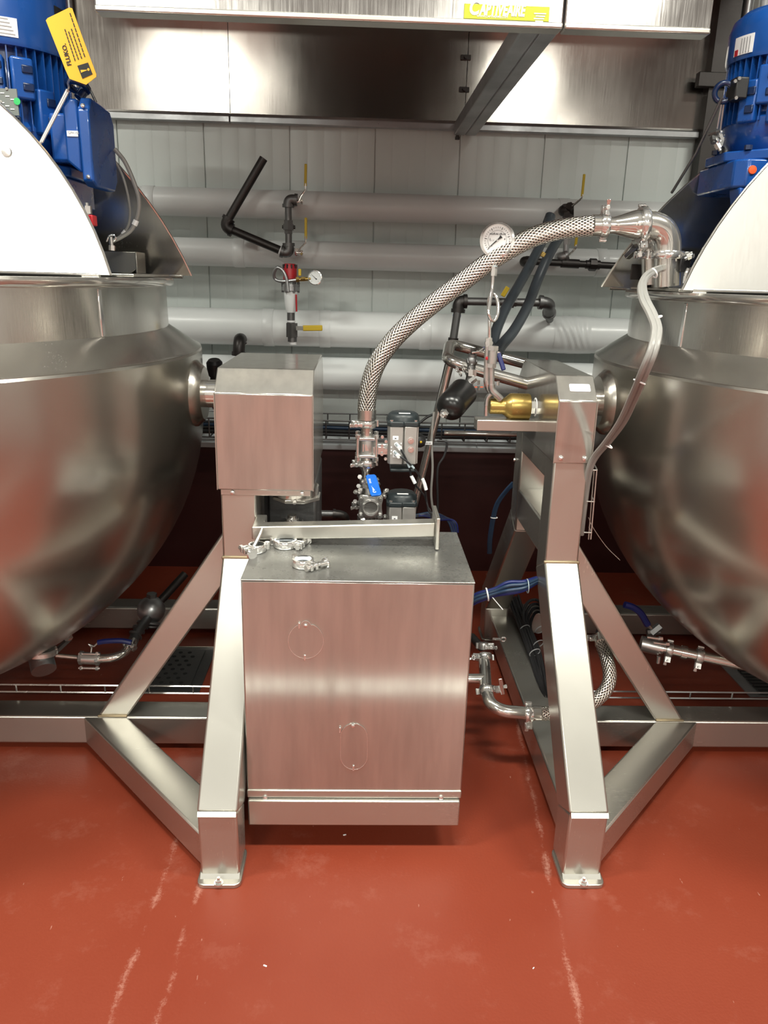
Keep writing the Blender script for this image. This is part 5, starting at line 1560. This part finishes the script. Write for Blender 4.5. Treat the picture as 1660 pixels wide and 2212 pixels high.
# ================================================================== loose tri-clamps on the cabinet
def loose_clamp(px, py, rot, tilt, r, lab, gasket):
    """clamp lying on the cabinet top"""
    d_ = FW + RT * ((px - 830) / FPX) - UP * ((py - 1106) / FPX)
    p = Vector((0, 0, CAM_H)) + d_ * ((CZ1 + .001 - CAM_H) / d_.z)
    t = thing('pipe_clamp', p, lab, 'clamp', 'loose clamps on the cabinet top')
    w = .020
    ax = Vector((sin(tilt) * cos(rot), sin(tilt) * sin(rot), cos(tilt)))
    c = p + Vector((0, 0, w / 2 + abs(sin(tilt)) * r))
    bnd = MB().lathe([(r * .82, -w / 2), (r, -w / 2), (r * 1.08, -w * .3), (r * 1.08, w * .3), (r, w / 2), (r * .82, w / 2), (r * .92, 0), (r * .82, -w / 2)], c, ax, 36).build('band', CHROME, t)
    e = Vector((cos(rot + pi / 2), sin(rot + pi / 2), 0)); e = (e - ax * e.dot(ax)).normalized(); s = ax.cross(e)
    R = Matrix((s, ax, e)).transposed()
    mb = MB(); mb.obox(c + e * (r * 1.08 + .009) + s * .008, (.008, w * .85, .022), R); mb.obox(c + e * (r * 1.08 + .009) - s * .008, (.008, w * .85, .022), R)
    mb.build('ears', CHROME, t, bevel=.0015)
    q = c + e * (r * 1.08 + .012)
    mb = MB(); mb.cyl(q - s * .022, q + s * .032, .0042, n=12); mb.hexn(q - s * .024, q - s * .017, .008); mb.build('swing_bolt', CHROME, t)
    q = q + s * .028
    wn = MB(); wn.cyl(q - s * .009, q + s * .009, .0085, n=14); wn.lathe([(.013, .009), (.015, .012), (.013, .016), (.001, .017)], q, s, 18)
    wn.build('wing_nut', CHROME, t)
    h = c - e * (r * 1.08 + .006)
    mb = MB(); mb.cyl(h - ax * w * .5, h + ax * w * .5, .007, n=12); mb.obox(h + e * .006, (.018, w * .6, .010), R); mb.build('hinge', CHROME, t)
    if gasket:
        MB().ring(c, ax, r * .80, .004, 30, 8).build('gasket', SILIC, t)
    return t


loose_clamp(556, 1190, 2.2, .0, .023, 'leftmost loose clamp, overhanging the cabinet corner', False)
loose_clamp(617, 1180, -1.9, .0, .031, 'middle loose clamp with the round wing nut, beside the support arm', True)
loose_clamp(655, 1222, -2.4, .0, .027, 'loose clamp nearest the cabinet front edge, gasket inside', True)

# ================================================================== under the kettles
up = Vector((0, 0, 1))
lo_ = thing('outlet_valve_train', W(200, 1440, 2.30), 'steel outlet valve, elbow and blue lever under the left kettle', 'valve')
Y0 = 2.33
k_ = pxr(1, Y0)
MB().cyl(W(95, 1448, 2.1), W(85, 1405, 2.15), .036, n=26).build('outlet_pipe', IRON2, lo_)
MB().lathe([(.04, 0), (.044, .004), (.044, .016), (.04, .02)], W(92, 1415, 2.13), (0, .1, 1), 26).build('outlet_ring', CAST, lo_)
for a, b_ in ((104, 1404), (152, 1376)):
    MB().bolt(W(a, b_, 2.2), (-.3, -1, .2), .010, .018).build('bolt', CHROME, lo_)
MB().bar(W(120, 1408, 2.25), W(152, 1378, 2.3), .012, .012).build('linkage', IRON2, lo_)
MB().tube([W(122, 1416, Y0), W(168, 1420, Y0)], 5.5 * k_, 12).build('pipe', POLI, lo_)
bd = MB(); bd.cyl(W(176, 1421, Y0), W(212, 1423, Y0), 15 * k_, n=24); bd.hexn(W(172, 1420.5, Y0), W(179, 1421, Y0), 17 * k_); bd.hexn(W(208, 1423, Y0), W(215, 1423, Y0), 17 * k_)
bd = bd.build('valve_body', CAST, lo_)
for dy_, yy in ((1412, -.03), (1443, -.03)):
    mb = MB(); mb.cyl(W(170, dy_, Y0 + yy), W(216, dy_ + 1, Y0 + yy), 2.6 * k_); mb.hexn(W(173, dy_, Y0 + yy), W(178, dy_, Y0 + yy), 5 * k_); mb.hexn(W(207, dy_ + 1, Y0 + yy), W(213, dy_ + 1, Y0 + yy), 5 * k_)
    mb.build('tie_bolt', CHROME, bd)
MB().tube([W(196, 1412, Y0), W(198, 1398, Y0), W(192, 1392, Y0), W(203, 1396, Y0), W(212, 1388, Y0)], 2.5 * k_, 8).build('stem_clip', CAST, bd)
MB().tube(spline([W(212, 1388, Y0), W(230, 1385, Y0), W(262, 1384, Y0), W(284, 1388, Y0)], 6), .009, 8).build('lever_grip', NAVY, lo_)
MB().tube(fillet([W(214, 1423, Y0), W(245, 1421, Y0), W(268, 1412, Y0 + .02), W(280, 1396, Y0 + .05), W(288, 1385, Y0 + .1)], .05, 6), 10.5 * k_, 18).build('elbow', POLI, lo_)
tri_clamp(lo_, W(281, 1396, Y0 + .06), (.35, .5, .6), 15 * k_, nut=(0, -1, 1), mat=CAST)
MB().tube(fillet([W(284, 1392, Y0 + .08), W(296, 1366, Y0 + .25), W(318, 1338, Y0 + .4)], .05), 13 * k_, 16).build('riser', IRON2, lo_)
for a, b_, c_ in ((293, 1372, .2), (300, 1360, .3), (308, 1350, .36)):
    MB().ring(W(a, b_, Y0 + c_), (.4, .7, .5), 15 * k_, .006, 20, 6).build('pipe_ring', IRON2, lo_)
ft_ = thing('float_trap', W(327, 1350, 2.78), 'round dull float trap half behind the left brace', 'steam trap')
MB().ball(W(327, 1317, 2.78), pxr(33, 2.78), 28).build('float_chamber', GALV, ft_)
MB().cyl(W(345, 1300, 2.8), W(400, 1240, 2.9), .016).build('pipe', IRON, ft_)
MB().hexn(W(328, 1290, 2.74), W(328, 1282, 2.74), .02).build('top_plug', IRON2, ft_)
MB().ring(W(327, 1350, 2.75), (0, .6, .8), .035, .008, 24, 8).build('neck_ring', IRON2, ft_)

# right kettle outlet
ro = thing('outlet_valve_train', W(1450, 1420, 2.4), 'polished outlet pipe with blue-lever valve under the right kettle', 'valve')
Y1 = 2.42
k1 = pxr(1, Y1)
pa, pb = W(1385, 1390, Y1), W(1585, 1432, Y1 - .08)
MB().cyl(pa.lerp(pb, .5), pa.lerp(pb, 1.15), 13 * k1, n=22).build('pipe', POLI, ro)
for f0, f1, rr, nm, m_ in ((0, .2, 20, 'valve_body', CAST), (.2, .24, 17, 'flange', CHROME), (.24, .34, 13, 'neck', POLI), (.44, .5, 17, 'collar', POLI), (.34, .44, 14, 'neck', POLI)):
    MB().cyl(pa.lerp(pb, f0), pa.lerp(pb, f1), rr * k1, n=24).build(nm, m_, ro)
for f in (.31, .64):
    tri_clamp(ro, pa.lerp(pb, f), pb - pa, 18 * k1, nut=(0, -.4, -1), mat=CAST)
for a, b_ in ((1398, 1376), (1412, 1388)):
    q = W(a, b_, Y1 - .05)
    mb = MB(); mb.cyl(q, W(a + 28, b_ + 4, Y1 - .05), .005); mb.bolt(W(a + 26, b_ + 4, Y1 - .05), (1, 0, 0), .009, .012); mb.build('tie_bolt', CHROME, ro)
MB().cyl(W(1424, 1418, Y1 - .04), W(1422, 1432, Y1 - .04), .007).build('drain_plug', CHROME, ro)
MB().tube([W(1412, 1362, Y1), W(1400, 1350, Y1), W(1390, 1340, Y1)], .006, 8).build('lever', CAST, ro)
mb = MB(); mb.hexn(W(1408, 1368, Y1), W(1428, 1352, Y1), .016); mb.hexn(W(1398, 1366, Y1), W(1425, 1364, Y1), .012); mb.build('stem_nut', IRON2, ro)
MB().tube(spline([W(1400, 1350, Y1), W(1385, 1325, Y1), W(1368, 1312, Y1), W(1350, 1306, Y1)], 6), .012, 8).build('lever_grip', NAVY, ro)

# ================================================================== steam return: tee, elbow and short braided hose
SY = 2.10
ks = pxr(1, SY)
sr = thing('return_piping', W(1080, 1545, SY), 'clamped stainless tee and elbow at the foot of the right stand', 'piping')
MB().tube([W(1046, 1418, SY + .28), W(1050, 1490, SY + .06)], 16 * ks, 22).build('tee_run', POLI, sr)
MB().cyl(W(1046, 1466, SY + .12) - Vector((.35, 0, 0)), W(1046, 1466, SY + .12), 13 * ks, n=22).build('tee_branch', POLI, sr)
MB().tube(fillet([W(1049, 1484, SY + .06), W(1058, 1520, SY + .0), W(1086, 1536, SY - .02), W(1136, 1540, SY - .02)], .06, 8), 16 * ks, 22).build('elbow', POLI, sr)
tri_clamp(sr, W(1048, 1420, SY + .26), (0, -.7, -.7), 20 * ks, nut=(-1, 0, .2))
tri_clamp(sr, W(1053, 1492, SY + .05), (.1, -.7, -.7), 22 * ks, nut=(1, 0, .1))
tri_clamp(sr, W(1045, 1395, SY + .3), (0, -.3, -1), 14 * ks, nut=(1, -.2, .3), mat=CAST)
MB().cyl(W(1040, 1398, SY + .32), W(1020, 1376, SY + .42), 12 * ks).build('pipe', IRON, sr)
MB().bar(W(1087, 1500, SY - .01), W(1081, 1466, SY - .02), .012, .004, (0, 1, 0)).build('long_wing_nut', CHROME, sr, bevel=.002)
MB().tube([W(1066, 1380, SY + .28), W(1084, 1381, SY + .26)], .004, 8).ring(W(1088, 1381, SY + .26), (0, 1, .2), .008, .003, 16, 6).build('eye_bolt', CHROME, sr)
sh = thing('braided_hose', W(1240, 1560, SY), 'short braided steel hose curling up behind the right raked leg', 'hose')
tri_clamp(sh, W(1142, 1541, SY - .02), (1, 0, 0), 22 * ks, nut=(.1, -.4, -1))
MB().cyl(W(1146, 1541, SY - .02), W(1168, 1541, SY - .02), 18.5 * ks, n=24).build('ferrule', POLI, sh)
hp = [W(1164, 1541, SY - .02), W(1200, 1541, SY), W(1240, 1535, SY + .02), W(1280, 1518, SY + .04), W(1308, 1492, SY + .06), W(1318, 1462, SY + .09), W(1312, 1425, SY + .14), W(1302, 1395, SY + .2), W(1299, 1380, SY + .23)]
MB().tube(spline(hp, 8), 18 * ks, 24, uv=True).build('braid_sleeve', BRAID2, sh)
MB().cyl(W(1301, 1392, SY + .2), W(1299, 1376, SY + .24), 18.5 * ks, n=24).build('ferrule', POLI, sh)
tri_clamp(sh, W(1299, 1378, SY + .24), (0, -.4, -1), 23 * ks, nut=(-1, 0, .6))
MB().tube(fillet([W(1299, 1378, SY + .25), W(1300, 1362, SY + .34), W(1330, 1358, SY + .4)], .03), 16 * ks, 18).build('elbow', IRON, sh)

# ================================================================== cables at the right stand
bb = thing('cable_bundle', W(1095, 1300, 2.5), 'tied bundle of blue cables crossing from the cabinet to the right stand', 'cables')
for i in range(8):
    an = 2 * pi * i / 8
    o = lambda s: Vector((0, cos(an) * s, sin(an) * s))
    P_ = [Vector((.05, 2.3, .30)) + o(.012), Vector((.18, 2.22, .52)) + o(.012), W(1000, 1302, 2.17) + o(.012), W(1035, 1290, 2.15) + o(.013), W(1070, 1279, 2.14) + o(.011), W(1098, 1270, 2.13) + o(.018), W(1130, 1266, 2.13) + o(.014), Vector((.545, 2.16, .63)) + o(.008)]
    MB().tube(spline(P_, 5), .0055, 8).build('cable', [CABLEN, CABLEN, NAVY][i % 3], bb)
MB().ring(W(1053, 1284, 2.145), (1, 0, .2), .019, .0025, 18, 6).build('cable_tie', LABEL, bb)
MB().tube([W(1064, 1290, 2.13), W(1087, 1317, 2.12)], .0014, 6).build('tie_tail', LABEL, bb)
MB().ring(W(1140, 1266, 2.13), (1, 0, .05), .021, .0015, 18, 6).build('cable_tie', CLEAR, bb)
b2 = thing('cable_bundle', W(1075, 1190, 2.75), 'thin blue cables dropping from the right stand into the dark', 'cables')
for i in range(4):
    P_ = [W(1108 + i, 1042 + 2 * i, 2.66), W(1090 + i * 2, 1062, 2.68), W(1072 + i * 2, 1088, 2.7), W(1063 + i * 2, 1120, 2.72), W(1056 + i * 2, 1165, 2.75), W(1055 + i * 2, 1195, 2.78)]
    MB().tube(spline(P_, 5), .0045, 7).build('cable', CABLEN, b2)
MB().ring(W(1068, 1118, 2.72), (0, .1, 1), .012, .002, 14, 6).build('cable_tie', LABEL, b2)
# stop screws on the back post
for i, (a, b_) in enumerate(((1110, 993), (1114, 1001), (1113, 1034))):
    q = W(a, b_, 2.62)
    mb = MB(); mb.lathe([(.006, 0), (.007, .004), (.003, .008), (.003, .03)], q, (1, 0, 0), 12); mb.build('post_screw', CHROME, SR)
# coil of black cables lying along the stand's floor beam
co = thing('cable_coil', (.72, 2.75, .02), 'coiled and tied black cables lying behind the right stand floor beam', 'cables')
random.seed(3)
for i in range(12):
    j = i / 12
    P_ = [W(1098 + 8 * j * 3, 1290 + random.random() * 6, 3.1), W(1118 + 22 * j, 1345, 2.9), W(1132 + 26 * j, 1385, 2.75), W(1148 + 24 * j, 1430, 2.6), W(1162 + 18 * j, 1475, 2.45), W(1176 + 10 * j, 1515, 2.34)]
    P_ = [p + Vector((0, 0, .012 * random.random())) for p in P_]
    MB().tube(spline(P_, 5), .0058, 7).build('cable', CABLEB, co)
for i in range(4):
    P_ = [W(1140 + 6 * i, 1372 + 6 * i, 2.8), W(1131 + 5 * i, 1330 + 8 * i, 2.9), W(1140 + 5 * i, 1302 + 8 * i, 2.98), W(1160 + 3 * i, 1296 + 9 * i, 3.0), W(1176, 1312 + 9 * i, 2.9), W(1180, 1350 + 6 * i, 2.8)]
    MB().tube(spline(P_, 6), .0065, 8).build('cable_loop', CABLEB, co)
for a, b_, y in ((1134, 1358, 2.84), (1168, 1360, 2.8), (1164, 1391, 2.7), (1156, 1410, 2.62)):
    MB().ring(W(a, b_, y), (.3, -.8, -.4), .022, .002, 14, 6).build('cable_tie', GREYI, co)

# twin pale cables over the right kettle shoulder, in a wire ladder down the post
for i, dx in enumerate((0, 11)):
    pts = [(1428 + dx * .2, 577 + dx * .4), (1410 + dx * .2, 584 + dx * .5), (1393 + dx * .4, 598 + dx * .3), (1384 + dx * .7, 620), (1388 + dx, 648), (1404 + dx, 680), (1414 + dx, 712), (1406 + dx, 755), (1386 + dx, 805), (1362 + dx, 862), (1338 + dx, 912), (1308 + dx * .8, 955), (1284 + dx * .6, 985), (1271 + dx * .5, 1015), (1264 + dx * .45, 1060), (1258 + dx * .4, 1110), (1254 + dx * .3, 1155)]
    ys = [2.32, 2.12, 1.94, 1.81, 1.72, 1.66, 1.62, 1.58, 1.6, 1.72, 1.85, 1.98, 2.06, 2.09, 2.12, 2.14, 2.16]
    c_ = cable('power_cable', pts, ys, .0068, CABLEW, 'left one of the twin pale cables over the right kettle' if i == 0 else 'right one of the twin pale cables over the right kettle', 'cable', 'twin pale cables', 6)
    if i == 0:
        for (a, b_), y, d in (((1409, 590), 2.1, (1, .3, .6)), ((1413, 686), 1.655, (.3, 0, -1)), ((1378, 825), 1.635, (-.4, 0, -1)), ((1310, 962), 2.0, (-.5, .2, -1))):
            MB().ring(W(a + 4, b_, y), d, .0125, .002, 18, 6).build('cable_tie', LABEL, c_)
wl_ = thing('wire_cable_ladder', W(1268, 1150, 2.16), 'small bright wire ladder holding the pale cables on the right post', 'cable tray')
for a0, b0, a1, b1, y in ((1284, 1015, 1272, 1165, 2.16), (1290, 1015, 1277, 1165, 2.10)):
    MB().tube([W(a0, b0, y), W(a1, b1, y)], .0018, 6).build('long_wire', WIRE, wl_)
for a, b_ in ((1274, 1016), (1268, 1084), (1262, 1151)):
    MB().tube(fillet([W(a, b_ - 1, 2.10), W(a + 17, b_, 2.10), W(a + 11, b_ - 12, 2.2)], .003, 2), .002, 6).build('cross_wire', WIRE, wl_)
tag(MB().tube(spline([W(1272, 1118, 2.2), W(1282, 1140, 2.2), W(1310, 1180, 2.2), W(1340, 1210, 2.2)], 6), .0011, 6).build('stray_wire', WIRE), 'hair-thin stray wire hanging beside the right brace', 'wire')

# ================================================================== low wire trays, floor drains
wire_tray('low wire cable tray along the floor beam of the left kettle', -2.2, -.40, 2.335, 2.340, .128, .155, .148, WIRE, .0016, 2)
wire_tray('low wire cable tray along the floor beam of the right kettle', .70, 2.6, 2.335, 2.340, .126, .150, .148, GALV, .0014, 2)

def zpt(px, py, z):
    d = FW + RT * ((px - 830) / FPX) - UP * ((py - 1106) / FPX)
    return Vector((0, 0, CAM_H)) + d * ((z - CAM_H) / d.z)


gr = thing('floor_drain', (-.62, 2.72, 0), 'dark perforated floor drain cover under the left brace', 'drain')
g0, g1 = zpt(245, 1478, .004), zpt(458, 1398, .004)
gx0, gx1, gy0, gy1 = -.86, zpt(452, 1440, .004).x, zpt(400, 1495, .004).y, zpt(420, 1400, .004).y
MB().box(gx0, gx1, gy0, gy1, 0, .004).build('frame', DRAIN, gr)
MB().box(gx0 + .02, gx1 - .04, gy0 + .03, gy1 - .02, .004, .009).build('cover_plate', DRAIN, gr, bevel=.001)
MB().box(gx0, gx1, gy1 - .006, gy1, .004, .012).build('frame_lip', POLI, gr)
for i in range(9):
    for j in range(8):
        if (i + j) % 2: continue
        cx_, cy_ = gx0 + .05 + (gx1 - gx0 - .13) * i / 8, gy0 + .06 + (gy1 - gy0 - .11) * j / 7
        MB().lathe([(.009, 0), (.009, .0008), (.001, .0009)], (cx_, cy_, .009), (0, 0, 1), 8).build('drain_hole', DARK, gr)
g2 = thing('floor_drain', (1.6, 2.65, 0), 'slotted floor drain cover at the right edge under the kettle', 'drain')
hx0, hy0, hy1 = zpt(1600, 1470, .004).x, zpt(1640, 1505, .004).y, zpt(1600, 1437, .004).y
MB().box(hx0 - .02, hx0 + .55, hy0, hy1, 0, .004).build('frame', GALV, g2)
n = 9
for i in range(n):
    y = hy0 + .03 + (hy1 - hy0 - .05) * i / (n - 1)
    MB().box(hx0 + .03, hx0 + .5, y - .010, y + .006, .004, .010).build('bar', DRAIN, g2)
# white chips on the floor
for i, (a, b_, an, s_) in enumerate(((745, 1804, .3, .009), (573, 2087, -.4, .009), (1153, 2092, .8, .006))):
    p = zpt(a, b_, .0)
    tag(MB().obox(p + Vector((0, 0, .0012)), (s_, s_ * .4, .0024), Matrix.Rotation(an, 3, 'Z')).build('floor_crumb', LABEL, bevel=.001),
        ['white grain-shaped crumb on the floor in front of the cabinet', 'pale crumb on the open red floor at lower left', 'pale crumb on the open red floor at lower right'][i], 'crumb', 'crumbs on the floor')
